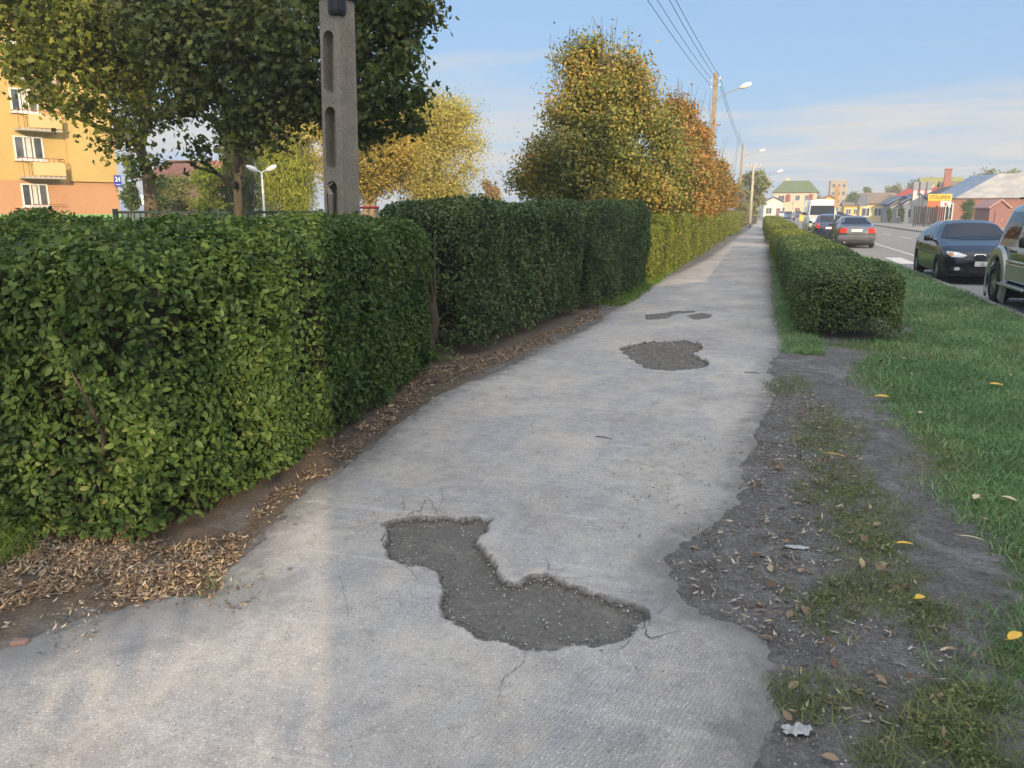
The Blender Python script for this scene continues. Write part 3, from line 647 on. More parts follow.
tree('maple_tree', 'maple coloured sunlit yellow green whose trunk stands just right of the yellow apartment block', b0, blC, .105, 15500, M_T3, T_MAPL, trunkA, .17, bark('bark_warm', (.08, .06, .04), (.2, .155, .11)), clump=.27, twigs=16, brr=.35)
b0 = P(236, 236, 14); b0.z = 0
trunkD = [b0, P(238, 190, 14), P(240, 140, 14), P(246, 80, 14), P(250, 10, 14), P(255, -50, 14)]
blA = [bl(150, 10, 13, .9), bl(200, 40, 12.5, 1.0), bl(165, -40, 14, 1.2), bl(230, 0, 13, 1.2), bl(250, 60, 12.5, 1.0, .8), bl(290, 30, 12.5, 1.1), bl(300, 80, 12.3, .8, .7), bl(210, 85, 13, .7, .55), bl(160, 40, 12.5, .7, .5),
       bl(270, 118, 12.3, .7, .45), bl(245, 130, 12.5, .5, .45), bl(230, -60, 14, 1.6), bl(310, -40, 13.5, 1.4), bl(180, 100, 13, .45, .3, .2), bl(200, 150, 12.5, .3, .3, .08), bl(145, 125, 12.5, .3, .35, .1), bl(140, 165, 12, .22, .3, .05)]
tree('maple_tree', 'big maple in shaded leaf colour between the sunlit coloured maple and the concrete pole', b0, blA, .10, 25000, M_T1, T_MAPL, trunkD, .085, clump=.26, twigs=17, brr=.4)
b0 = P(332, 236, 12.5); b0.z = 0
trunkB = [b0, P(333, 180, 12.5), P(335, 120, 12.5), P(338, 60, 12.5), P(345, 0, 12.5), P(350, -60, 12.5)]
M_T2 = leafmat('maple_leaf_olive', [(0, (0.034, 0.054, 0.017)), (.4, (0.068, 0.102, 0.025)), (.75, (0.128, 0.170, 0.041)), (1, (0.255, 0.221, 0.068))], .38, .45, .35, (.6, .35))
blB = [bl(385, 20, 12, .75, .6), bl(395, 60, 12, .6, .5), bl(360, 60, 12.5, .6), bl(380, 100, 12, .6, .4), bl(415, 95, 11.8, .42, .3), bl(425, 10, 12, .4, .3), bl(370, 130, 12.3, .42, .35), bl(410, 125, 12.2, .3, .2),
       bl(405, -30, 12.3, .8), bl(350, -20, 13, 1.0), bl(360, 10, 13, .8), bl(320, 100, 13, .6, .5), bl(345, 110, 13, .5, .4, .2)]
tree('maple_tree', 'olive leaved tree right behind the concrete pole, its branches reaching out to the right', b0, blB, .09, 12500, M_T2, T_MAPL, trunkB, .12, clump=.18, twigs=14)

# --- open crowned tree behind the camera: its thin crown dapples the near hedge
b0 = Vector((4.5, -12.5, 0)); rr_ = random.Random(4)
tree('tree', 'open crowned tree behind the camera that dapples the near hedge with shade', b0, [((4.5 + rr_.uniform(-2.4, 2.4), -12.5 + rr_.uniform(-2.4, 2.4), rr_.uniform(3.2, 11.5)), (1.3, 1.3, 1.1), 1) for _ in range(26)], .13, 3900, M_T2, T_MAPL, [b0, b0 + Vector((.1, 0, 2.2)), b0 + Vector((0, .1, 5)), b0 + Vector((0, 0, 8.5))], .16, clump=.34, twigs=8)

# --- yellow to orange lime trees beyond the hedge
def lime(label, cpx, D, top, seed, mat, n, w_, name='lime_tree', low=205, leaf=.095, sprays=40, r0=.13, group='autumn trees behind the left hedges', bulge=.9):
    random.seed(seed); b = P(cpx, 236, D); b.z = 0; s = D / 788.
    T_ = [b, P(cpx + 2, 200, D), P(cpx, 170, D), P(cpx - 2, (top + 200) / 2, D), P(cpx, top + 25, D)]
    bls = []; H = low - top
    for k in range(52):
        v = random.uniform(-.02, .95) if k % 3 else random.uniform(-.05, .35); wid = w_ * min(1, (1.0 - v) * 1.35) ** .64 * (.82 + .18 * min(1, (v + .1) * 4))
        a = random.uniform(0, 2 * PI); rr = random.uniform(.15, .88); px = cpx + math.cos(a) * wid * rr * s ** 0; 
        bls.append((P(px, low - v * H, D + math.sin(a) * wid * s * rr), (random.uniform(.55, .85) * w_ * s * .42,) * 2 + (w_ * s * .32,), 1))
    sp_ = []
    for k in range(sprays):
        u = random.uniform(-.5, .7); px = cpx + u * w_ * .8; yt = top + 14 + abs(u) ** 1.6 * H * .55; d2 = D + random.uniform(-1, 1) * s * w_ * .4
        sp_.append((P(px, yt + 12, d2), P(px + u * 14 + random.uniform(-5, 5), yt - random.uniform(22, 58), d2), random.choice([0, 0, 2, 5, 9])))
    return tree(name, label, b, bls, leaf, n, mat, T_DIAM, T_, r0, M_BARK, group, clump=.24, twigs=9, spray=sp_)
ST_Y = [(0, (0.055, 0.079, 0.024)), (.3, (0.134, 0.165, 0.041)), (.6, (0.305, 0.281, 0.067)), (.85, (0.512, 0.354, 0.098)), (1, (0.586, 0.268, 0.098))]
ST_O = [(0, (.09, .11, .03)), (.35, (.24, .20, .05)), (.65, (.44, .26, .08)), (1, (.58, .15, .06))]
M_LY = leafmat('lime_leaf_yellow', ST_Y, .3, .5, .3, (.45, .45)); M_LO = leafmat('lime_leaf_orange', ST_O, .3, .5, .3, (.6, .4)); 
M_LG = leafmat('lime_leaf_rust', [(0, (0.126, 0.112, 0.035)), (.5, (0.308, 0.210, 0.056)), (1, (0.476, 0.238, 0.084))], .3, .5, .3, (.6, .4))
lime('large yellow green lime tree with bare shoots on top, tallest behind the left hedge', 596, 21, 50, 3, M_LY, 90000, 98)
lime('orange and red leaved tree just right of the large yellow green tree', 676, 27, 104, 5, M_LO, 36000, 52, leaf=.11, sprays=16)
lime('yellow green tree between the orange tree and the wooden lamp pole', 700, 34, 128, 6, M_LG, 20000, 34, leaf=.12, sprays=8)
lime('small rust coloured tree in front of the second lamp pole', 722, 42, 160, 8, M_LG, 9000, 20, leaf=.13, sprays=4)
# far trees at the end of the path
M_FT = leafmat('far_leaf', [(0, (0.108, 0.144, 0.054)), (.5, (0.234, 0.252, 0.090)), (1, (0.432, 0.360, 0.144))], .3, .6, .2, (.2, .4))
M_FG = leafmat('far_leaf_green', [(0, (0.068, 0.119, 0.034)), (.5, (0.153, 0.221, 0.060)), (1, (0.289, 0.323, 0.102))], .3, .6, .2, (.2, .4))
M_GOLD = leafmat('golden_leaf', [(0, (0.187, 0.187, 0.039)), (.5, (0.440, 0.385, 0.088)), (1, (0.660, 0.550, 0.154))], .35, .6, .2, (.15, .3))
def round_tree(name, label, px, D, top, w_, mat, n, leaf, low=212, nb=14, group=None, bark_=None, cat='tree', r0=None, seed=1, clump=.3, th=None, flat=1.):
    random.seed(seed); b = P(px, 236, D); b.z = 0; s = D / 788.; H = low - top
    T_ = [b, P(px, low + 2, D), P(px + 1, (low + top) / 2, D), P(px, top + H * .25, D)]
    bls = []
    for k in range(nb):
        a = random.uniform(0, 2 * PI); v = random.uniform(.08, .88); wid = w_ * math.sin(PI * (v * .8 + .12)) ** .6; rr = random.uniform(.2, .8)
        bls.append((P(px + math.cos(a) * wid * rr, low - v * H, D + math.sin(a) * wid * s * rr), (w_ * s * .42, w_ * s * .42, min(w_ * .36, H * .25) * s), 1))
    return tree(name, label, b, bls, leaf, n, mat, T_DIAM, T_, r0 or .012 * D * .6, bark_ or M_BARK, group, cat, clump=clump, twigs=7)
round_tree('tree', 'green tree behind the cream lamp pole where the path ends', 752, 95, 168, 17, M_FT, 9000, .32, 225, seed=2, clump=.35)
round_tree('tree', 'bare brownish tree just left of the cream lamp pole', 742, 78, 178, 9, M_FT, 3500, .22, 225, seed=9, clump=.3)
round_tree('tree', 'pale yellow tree left of the tan tower', 812, 200, 197, 10, M_FT, 2500, .5, 212, seed=12, clump=.5)
round_tree('tree', 'round green tree right of the tan tower', 851, 170, 191, 8, M_FG, 2500, .45, 212, seed=13, clump=.45)
round_tree('tree', 'green tree above the yellow house with the brown roof', 866, 180, 186, 6, M_FG, 1800, .45, 210, seed=14, clump=.4)
for k, (px, tp_, w_, D_, lb) in enumerate([(893, 183, 11, 190, 'leftmost yellow green tree rising behind the red roofed house'), (912, 181, 12, 195, 'second yellow green tree behind the red roofed house'), (930, 179, 11, 200, 'yellow green tree behind the house row, left of the olive roof'),
                              (982, 168, 14, 150, 'olive tree peeking above the ridge of the brick building'), (1010, 169, 13, 150, 'olive tree above the right end of the brick building')]):
    round_tree('tree', lb, px, D_, tp_, w_, M_FT if k != 1 else M_FG, 3000, .5, 208, seed=20 + k, clump=.5, group='trees behind the far houses')
round_tree('tree', 'small orange brown tree between the golden trees and the large lime tree', 492, 80, 180, 12, M_LG, 3500, .28, 212, seed=31, clump=.3)
# golden trees behind the lawn on the left
round_tree('golden_tree', 'glowing yellow feathery tree left of the blue sky gap', 436, 42, 88, 50, M_GOLD, 46000, .12, 214, 46, 'golden trees beyond the lawn', M_BARKL, seed=41, clump=.42)
round_tree('golden_tree', 'golden leaved tree with forked pinkish trunk right of the concrete pole', 372, 33, 100, 58, leafmat('ochre_leaf', [(0, (0.150, 0.150, 0.030)), (.5, (0.390, 0.300, 0.068)), (1, (0.630, 0.450, 0.105))], .35, .6, .2, (.3, .4)), 34000, .12, 192, 40, 'golden trees beyond the lawn', M_BARKL, seed=43, r0=.2)
round_tree('golden_tree', 'golden tree seen left of the concrete pole above the willow', 292, 40, 84, 38, M_GOLD, 30000, .14, 205, 36, 'golden trees beyond the lawn', seed=44, clump=.32)
t = empty('forked_trunk', tuple(P(366, 240, 32).to_2d()) + (0,), .3, 'pinkish forked trunk lit by the sun right of the concrete pole', 'tree trunk'); mb = MB()
for a, e in ((-.5, 2.5), (.05, 2.9), (.45, 2.6)): mb.tube([(a * .25, 0, -.05), (a * .3, 0, .9), (a * .8, .1, 1.9), (a * 1.5, .2, e + .8)], [.17, .14, .11, .07], 10)
mb.build('trunk', M_BARKL, t, True)
# bushes
M_BUSH = leafmat('bush_leaf', [(0, (0.091, 0.117, 0.039)), (.5, (0.195, 0.208, 0.078)), (1, (0.338, 0.312, 0.143))], .3, .6, .2, (.5, .4))
M_BUSHG = leafmat('bush_leaf_green', [(0, (0.104, 0.156, 0.019)), (.5, (0.234, 0.299, 0.039)), (1, (0.390, 0.429, 0.065))], .35, .6, .2, (.5, .4))
round_tree('bush', 'greyish olive bush right of the maple trunk', 175, 34, 178, 22, M_BUSH, 9000, .09, 214, 16, cat='bush', seed=51, r0=.05, clump=.25)
round_tree('bush', 'bright green sunlit bush below the red roof', 212, 33, 166, 24, M_BUSHG, 10000, .10, 214, 16, cat='bush', seed=52, r0=.05, clump=.25)
round_tree('bush', 'dark bush tucked beside the right edge of the yellow apartment block', 131, 36, 150, 9, M_H2, 5000, .12, 214, 14, cat='bush', seed=53, r0=.05, clump=.25)
round_tree('bush', 'shaded bush between the maple trunk and the olive bush', 158, 30, 176, 10, M_H2, 3000, .10, 214, 12, cat='bush', seed=54, r0=.05, clump=.22)
# weeping willows
def willow(label, px, D, top, w_, mat, n, seed):
    random.seed(seed); b = P(px, 236, D); b.z = 0; s = D / 788.; root = empty('willow_tree', b, 0, label, 'tree', 'weeping willows behind the fence'); B = b
    tp = [Vector((0, 0, 0)), P(px, 190, D) - B, P(px, top + 25, D) - B]; mb = MB(); mb.tube(tp, [.3, .22, .12], 9); mb.build('trunk', M_BARK, root, True)
    mb = MB(); PP = []
    for k in range(90):
        a = random.uniform(0, 2 * PI); rr = math.sqrt(random.uniform(.02, 1)); tx = math.cos(a) * w_ * s * rr; ty = math.sin(a) * w_ * s * rr
        zt = tp[-1].z + (1 - rr * rr) * 1.2 - random.uniform(0, .5); zb = random.uniform(.5, 1.6)
        pts = branch(mb, tp[-1], (tx, ty, zt), .04, .012, .1, 4); mb.tube([(tx, ty, zt), (tx * 1.06, ty * 1.06, (zt + zb) / 2), (tx * 1.04, ty * 1.04, zb)], [.01, .007, .003], 4, False)
        u = rng.uniform(0, 1, n // 90); q = np.stack([tx * (1 + .05 * u) + rng.normal(size=len(u)) * .13, ty * (1 + .05 * u) + rng.normal(size=len(u)) * .13, zt + (zb - zt) * u], 1); PP.append(q)
    mb.build('branches', M_TWIG, root)
    q = np.concatenate(PP); scatter('foliage', q, unit(q * [1, 1, 0]) + 1e-3, .24, T_WILL, mat, root, tilt=.5, along=np.tile([0, 0, 1.], (len(q), 1)))
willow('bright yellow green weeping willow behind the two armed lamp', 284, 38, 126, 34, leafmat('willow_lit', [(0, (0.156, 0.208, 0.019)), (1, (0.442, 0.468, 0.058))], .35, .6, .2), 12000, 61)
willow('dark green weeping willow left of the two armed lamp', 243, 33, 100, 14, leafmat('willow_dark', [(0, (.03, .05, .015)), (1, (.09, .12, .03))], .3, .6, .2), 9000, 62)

# ------------------------------------------------------------------ poles, lamps, wires
def boolean_cut(o, cutter_mb):
    cut = cutter_mb.build('cut', M_CONC, o.parent); md = o.modifiers.new('b', 'BOOLEAN'); md.object = cut; md.operation = 'DIFFERENCE'; md.solver = 'EXACT'
    bpy.context.view_layer.update(); dg = bpy.context.evaluated_depsgraph_get()
    me = bpy.data.meshes.new_from_object(o.evaluated_get(dg)); o.modifiers.clear(); o.data = me; bpy.data.objects.remove(cut)
pb = P(340, 236, 8.0); pb.z = 0
t = empty('utility_pole', pb, YAW + math.atan((339 - 512) / 788) * -1 - R(45), 'tall grey concrete pole with long oval recesses rising behind the near hedge', 'utility pole')
t.rotation_euler = (Matrix.Rotation(.022, 4, Vector((-math.sin(YAW), math.cos(YAW), 0))) @ Matrix.Rotation(YAW + math.atan((339 - 512) / 788) * -1 - R(45), 4, 'Z')).to_euler()
mb = MB(); n = 14
w0, w1, Hh = .142, .105, 9.2
rings = []
for i in range(n + 1):
    z = -.1 + Hh * i / n; w_ = w0 + (w1 - w0) * i / n; c = .022
    rings.append([mb.bm.verts.new((x, y, z)) for x, y in ((-w_ + c, -w_), (w_ - c, -w_), (w_, -w_ + c), (w_, w_ - c), (w_ - c, w_), (-w_ + c, w_), (-w_, w_ - c), (-w_, -w_ + c))])
for i in range(n):
    for j in range(8): mb.bm.faces.new([rings[i][j], rings[i][(j + 1) % 8], rings[i + 1][(j + 1) % 8], rings[i + 1][j]])
mb.bm.faces.new(rings[0][::-1]); mb.bm.faces.new(rings[-1])
shaft = mb.build('shaft', M_CONC, t)
cm = MB()
def slot(z0, z1, hw=.072, face=0):
    o = [(hw * math.cos(a), z1 - hw + hw * math.sin(a)) for a in np.linspace(0, PI, 9)] + [(hw * math.cos(a), z0 + hw + hw * math.sin(a)) for a in np.linspace(PI, 2 * PI, 9)]
    if face == 0: cm.prism([(x, z) for x, z in o], -.30, -.015, 'Y')
zs = [(1.95 + 0, 2.05)]
for a, b in ((1.25, 1.88), (1.99, 2.58), (2.70, 3.27), (3.55, 4.15), (4.45, 5.2), (5.35, 6.1), (6.25, 7.0)): slot(a, b)
shaft.rotation_euler = (0, 0, 0)
boolean_cut(shaft, cm)
mb = MB(); mb.tube([(.0, -.15, 1.5), (.02, -.17, 1.75), (-.03, -.16, 1.82), (.03, -.15, 1.86)], [.02, .03, .02, .008], 6); mb.build('broken_lump', M_CONC, t)
mb = MB(); mb.box((0, 0, 3.68), (.31, .31, .26), bev=.03); mb.box((.10, -.10, 3.52), (.14, .14, .26), bev=.04); mb.build('dark_bracket', M_PLASTIC, t)

M_WOODP = plain('weathered_wood_pole', (.28, .22, .15), .9, 0, .25, 4)
def lamp_head(mb, p, s=1): 
    mb.lathe([(-.32 * s, .0), (-.3 * s, .05 * s), (-.1 * s, .12 * s), (.15 * s, .13 * s), (.3 * s, .06 * s), (.32 * s, 0)], p, 'X', 12)
pole_tops = {}
def lamp_pole(label, px, D, ytop, mat, r=.13, arm_z=None, armlen=1.3, cross=False, split=False):
    b = P(px, 236, D); b.z = 0; H = P(px, ytop, D).z; t = empty('lamp_pole', b, 0, label, 'lamp pole', 'poles along the path'); mb = MB()
    if split:
        mb.box((0, 0, H - 1.9), (.21, .19, 3.8), bev=.03); mb.build('shaft', mat, t)
        mb = MB(); mb.box((-.11, 0, (H - 3.0) / 2), (.09, .14, H - 3.2), bev=.01); mb.box((.11, 0, (H - 3.0) / 2), (.09, .14, H - 3.2), bev=.01); 
        for z in np.arange(.5, H - 3.5, .9): mb.box((0, 0, z), (.13, .1, .12))
        mb.build('concrete_foot', M_CONCL, t)
    else:
        mb.tube([(0, 0, -.1), (0, 0, H)], [r * 1.2, r * .75], 10); mb.build('shaft', mat, t, True)
    az = arm_z or H - 1.1; mb = MB(); mb.tube([(0, -.1, az - .35), (.35, -.1, az), (armlen, -.1, az + .35)], .03, 6); mb.build('lamp_arm', M_STEEL, t)
    mb = MB(); lamp_head(mb, (0, 0, 0)); h = mb.build('lamp_head', M_WHITE, t, True); h.location = (armlen + .25, -.1, az + .42); h.rotation_euler = (0, R(-18), 0)
    tops = []; mb = MB()
    if cross: mb.box((0, 0, H - .25), (1.5, .09, .09)); mb.build('crossarm', mat, t); mb = MB()
    for i in range(4):
        q = (-.6 + .4 * i, 0, H - .08) if cross else ((-.2 if i % 2 else .2), 0, H - .25 - .32 * (i // 2) - .1 * (i % 2))
        mb = MB(); mb.lathe([(-.07, .02), (-.05, .05), (.0, .03), (.03, .05), (.07, .03), (.08, 0)], q, 'Z', 8); mb.build('insulator', M_WHITE, t, True); tops.append(Vector(q) + Vector(b) + Vector((0, 0, .06)))
    return tops
t1 = [Vector((pb.x + dx, pb.y, z)) for dx, z in ((-.3, 8.75), (.3, 8.85), (-.35, 8.35), (.35, 8.45))]
mb = MB(); mb.box((0, 0, 8.3), (.9, .07, .07)); mb.box((0, 0, 8.7), (.8, .07, .07)); mb.build('crossarm', M_STEEL, t)
t2 = lamp_pole('tall wooden lamp pole on a concrete foot rising out of the orange trees', 707, 41, 73, M_WOODP, .13, None, 1.2, split=True)
t3 = lamp_pole('second wooden lamp pole, beyond the small rust coloured tree', 737, 80, 144, M_WOODP, .12, armlen=1.6)
t4 = lamp_pole('cream pole with a short crossarm and lamp standing at the path edge', 749, 72, 164, M_CONCL, .12, armlen=2.0, cross=True)
def wire(a, b, sag, label, r=.011):
    mb = MB(); n = 24; pts = []
    for i in range(n + 1):
        t_ = i / n; p = a.lerp(b, t_); p.z -= sag * 4 * t_ * (1 - t_); pts.append(p)
    mb.tube(pts, r, 4, False); return tag(mb.build('overhead_wire', M_CABLE), label, 'wire', 'overhead wires between the poles')
for i, nm in enumerate(('leftmost', 'second from the left', 'second from the right', 'rightmost')):
    j = (2, 0, 3, 1)[i]
    wire(t1[j], t2[(3, 1, 2, 0)[i]], .35, f'{nm} of the four thin wires running up to the tall lamp pole')
for i in range(2): wire(t2[i * 2], t3[i * 2], .5, ('upper' if i == 0 else 'lower') + ' thin wire from the tall lamp pole to the second wooden pole', .012)
# two armed park lamp
b = P(266, 236, 30); b.z = 0; t = empty('park_lamp', b, YAW, 'thin white two armed lamp in front of the willows', 'street lamp'); zt = P(265, 172, 30).z
mb = MB(); mb.tube([(0, 0, 0), (0, 0, zt)], [.06, .035], 8); mb.build('shaft', M_WHITE, t, True)
for s in (-1, 1):
    mb = MB(); mb.tube([(0, 0, zt - .02), (s * .2, 0, zt + .07)], .025, 6); mb.build('lamp_arm', M_WHITE, t)
    mb = MB(); lamp_head(mb, (0, 0, 0), .75); h = mb.build('lamp_head', M_WHITE, t, True); h.location = (s * .36, 0, zt + .13); h.rotation_euler = (0, R(-25) * s, 0)
# slim street posts on the verge by the parked cars
M_TAN = plain('tan_paint', (.35, .22, .12), .7)
def post(label, px, D, ytop, r, panel=None, pm=None):
    b = P(px, 236, D); b.z = 0; H = P(px, ytop, D).z; t = empty('sign_post', b, YAW, label, 'sign post', 'slim posts beside the road'); mb = MB(); mb.tube([(0, 0, 0), (0, 0, H)], r, 8); mb.build('post', M_STEEL, t, True)
    if panel: mb = MB(); mb.box((0, -.05, H - panel[1] / 2), (panel[0], .03, panel[1]), bev=.008); mb.build('sign_panel', pm, t)
post('slim post with a narrow brown sign seen edge on, standing before the white van', 832.5, 38, 185, .045, (.16, 1.05), M_TAN)
post('slim post with a small orange yellow sign left of the van', 802, 63, 196, .05, None)
post('thin grey post left of the post with the orange sign', 790.5, 80, 201, .05, None)
b = P(801, 236, 62.6); b.z = 0; t = empty('hazard_sign', (b.x, b.y, P(801, 221, 62.6).z), YAW, 'small orange yellow board fixed to the slim post left of the van', 'sign'); mb = MB(); mb.box((0, 0, .25), (.5, .03, .5), bev=.01); mb.build('board', plain('orange_board', (.75, .42, .08), .6), t)
post('short white bollard like post beside the far low hedge', 784.5, 66, 219, .09, None)

# ------------------------------------------------------------------ buildings
def facade_frame(A, B_):
    """right hand end A, left hand end B_ of a facade seen from outside"""
    d = (Vector(B_) - Vector(A)).to_2d(); return d.length, math.atan2(d.y, d.x)
def stucco(name, c, var=.08, scale=4):
    m = Mat(name, .92, .15); f = m.noise(scale, 6, .6); f2 = m.noise(.35, 3)
    m.color(m.mix(.5, m.ramp(f, [(.3, tuple(x * (1 - var) for x in c)), (.7, tuple(x * (1 + var) for x in c))]), m.ramp(f2, [(.35, tuple(x * (1 - var * 1.5) for x in c)), (.65, tuple(x * (1 + var) for x in c))]))); m.bump(f, .2, .01); return m.m
M_YEL = stucco('yellow_render', (.52, .37, .14)); M_SAL = stucco('salmon_render', (.50, .27, .15)); M_PGRN = stucco('green_plinth', (.20, .42, .16)); M_BALC = stucco('balcony_panel', (.62, .45, .22))
A = P(123, 236, 49); A.z = 0; B_ = P(0, 236, 44); B_.z = 0
ln, ang = facade_frame(A, B_)
t = empty('apartment_block', A, ang + PI, 'yellow and salmon apartment block with balconies at the left edge', 'apartment block')   # local -X runs left along the facade, +Y goes into the house
Mi = (Matrix.Translation(A) @ Matrix.Rotation(ang + PI, 4, 'Z')).inverted()
def fac(px, py):
    o = Mi @ Vector((0, 0, EYE)); d = Mi.to_3x3() @ Vector(ray(px, py)[0]); k = -o.y / d.y; q = o + d * k; return q.x, q.z
if (Mi @ Vector((0, 0, EYE))).y > 0: pass
LW = 30; HB = 17
zb = fac(123, 183)[1]
mb = MB(); mb.box((-LW / 2, 6, (HB + zb) / 2), (LW, 12, HB - zb)); mb.build('upper_wall', M_YEL, t)
mb = MB(); mb.box((-LW / 2, 6, (1.35 + zb) / 2), (LW + .02, 12.02, zb - 1.35)); mb.build('ground_floor_wall', M_SAL, t)
mb = MB(); mb.box((-LW / 2, 6, .66), (LW + .1, 12.1, 1.38)); mb.build('plinth', M_PGRN, t)
mb = MB(); mb.box((-LW / 2, 6, HB + .12), (LW + .8, 12.8, .24)); mb.build('roof', M_CONCL, t)
sx = fac(66, 150)[0]
mb = MB(); mb.box((sx / 2 - .0, -.09, (HB + zb) / 2 + .01), (-sx, .2, HB - zb - .02)); mb.build('wall_projection', M_YEL, t)
def bwindow(x0, x1, z0, z1, n=3, y=0, parent=t):
    mb = MB(); mb.box(((x0 + x1) / 2, y - .015, (z0 + z1) / 2), (x1 - x0 - .12, .02, z1 - z0 - .12)); f = MB()
    fr = .085
    for xx in [x0 + (x1 - x0) * i / n for i in range(n + 1)]: f.box((xx, y - .035, (z0 + z1) / 2), (fr, .06, z1 - z0 + fr))
    for zz in (z0, z1): f.box(((x0 + x1) / 2, y - .037, zz), (x1 - x0 + fr, .07, fr))
    f.box(((x0 + x1) / 2, y - .09, z0 - .08), (x1 - x0 + .3, .18, .05))
    fo = f.build('window', M_WHITE, parent); mb.build('pane', M_GLASS, fo)
    c = MB(); c.box((x0 + (x1 - x0) * .5, y - .028, (z0 + z1) / 2), ((x1 - x0) / n * .5, .008, z1 - z0 - .14)); c.build('curtain', plain('curtain', (.6, .58, .55), .9), fo)
def pxwin(p0, p1, n=3):
    a, b_ = fac(*p0), fac(*p1); x0, x1 = sorted((a[0], b_[0])); z0, z1 = sorted((a[1], b_[1])); bwindow(x0, x1, z0, z1, n)
def balcony(pl, pr, zt, zb_, solid=True):
    x0, z0 = fac(*pl); x1, _ = fac(*pr); b_ = empty('balcony', (0, 0, 0)); b_.parent = t; d = 1.0; zt_ = fac(*zt)[1]; z0 = fac(*zb_)[1]
    mb = MB(); mb.box(((x0 + x1) / 2, -d / 2, z0), (x1 - x0, d, .14)); mb.build('slab', M_CONCL, b_)
    mb = MB(); mb.box(((x0 + x1) / 2 + .25, -d - .01, (z0 + zt_) / 2 + .02), (x1 - x0 - .5, .05, (zt_ - z0) * .8)); mb.build('panel', M_BALC, b_)
    mb = MB()
    for x in np.arange(x0, x1 + .01, (x1 - x0) / 8): mb.tube([(x, -d, z0), (x, -d, zt_ + .15)], .02, 5)
    mb.tube([(x0, 0, zt_ + .15), (x0, -d, zt_ + .15), (x1, -d, zt_ + .15), (x1, 0, zt_ + .15)], .025, 5); mb.build('railing', plain('rust_paint', (.28, .12, .06), .8), b_)
for (w0p, w1p) in (((21, 184), (49, 206)), ((13, 136), (44, 160)), ((9, 88), (38, 113)), ((4, 40), (32, 64))):
    pxwin(w0p, w1p)
balcony((19, 178), (60, 178), (40, 162), (40, 178)); balcony((14, 131), (56, 131), (35, 115), (35, 131)); balcony((8, 84), (50, 84), (30, 68), (30, 82))
mb = MB(); x0, z0 = fac(28, 206); x1, _ = fac(63, 206); mb.tube([(x0, -.4, z0 + .1), (x1, -.4, z0 + .1)], .02, 5)
for x in np.arange(x0, x1, .25): mb.tube([(x, -.4, z0 - .15), (x, -.4, z0 + .1)], .015, 5)
mb.build('low_railing', plain('rust_paint', (.28, .12, .06), .8), t)
x0, z0 = fac(78, 170); 
# further windows left of the frame
for xx in (-17, -23):
    for zz in (2.0, 4.8, 7.6, 10.4): bwindow(xx, xx + 1.9, zz, zz + 1.4)
sxn, szn = fac(116, 181); nm = empty('house_number', (sxn, -.25, szn)); nm.parent = t
mb = MB(); mb.box((0, 0, 0), (.42, .03, .68), bev=.008); mb.build('plate', plain('enamel_blue', (.03, .05, .38), .4, 0, .05), nm)
text('digits', '24', .38, (0, -.02, .08), (PI / 2, 0, 0), M_WHITE, nm, .003, .8, .012)
mb = MB(); mb.box((0, -.022, -.22), (.26, .006, .035)); mb.build('small_lettering', M_WHITE, nm)

# apartment block whose long shadow covers the foreground (behind the camera)
HS = 7.0; Ls = HS / math.tan(SUN_EL); ax_, ay_ = -math.sin(SUN_AZ), -math.cos(SUN_AZ)
corner = Vector((-6.11 - ax_ * Ls, 10.14 - ay_ * Ls, 0)); angb = math.atan2(.85, .53)
t = empty('apartment_block', corner, angb, 'long two storey block with a stair tower behind the camera, shading the path', 'apartment block')
mb = MB(); mb.box((24, -6, HS / 2), (48, 12, HS)); mb.build('wall', M_YEL, t)
mb = MB(); mb.box((2.75, -2, HS + 2.8), (5.5, 4, 5.6)); mb.build('stair_tower', M_YEL, t)
win = None
for k in range(9):
    for s in range(2):
        f = MB(); f.box((3 + k * 5, .02, 1.9 + s * 2.8), (1.9, .06, 1.5)); fo = f.build('window', M_WHITE, t); f = MB(); f.box((3 + k * 5, .055, 1.9 + s * 2.8), (1.7, .02, 1.3)); f.build('pane', M_GLASS, fo)

# generic small house
def tile(name, c, kind='tile'):
    m = Mat(name, .75, .3); wv = m.n('TexWave', Scale=3.2 if kind == 'tile' else 1.6, Distortion=.2); m.L.new(m.coord(), wv.inputs[0]); f = m.noise(1.4, 6, .6)
    m.color(m.mix(.3, m.ramp(f, [(.3, tuple(x * .75 for x in c)), (.7, tuple(min(1, x * 1.2) for x in c))]), m.ramp(wv.outputs[0], [(0, tuple(x * .7 for x in c)), (.6, c)]))); m.bump(wv.outputs[0], .4, .05); return m.m
def brickm(name, a, b):
    m = Mat(name, .9, .15); br = m.n('TexBrick', Scale=2.2); br.inputs['Color1'].default_value = (*a, 1); br.inputs['Color2'].default_value = (*b, 1); br.inputs['Mortar'].default_value = (.3, .27, .24, 1); br.inputs['Mortar Size'].default_value = .012
    mp_ = m.n('Mapping'); mp_.inputs['Rotation'].default_value = (PI / 2, 0, 0); m.L.new(m.coord(), mp_.inputs[0]); m.L.new(mp_.outputs[0], br.inputs['Vector']); f = m.noise(.8, 4)
    m.color(m.mix(m.math('MULTIPLY', f, .4), br.outputs[0], a)); return m.m
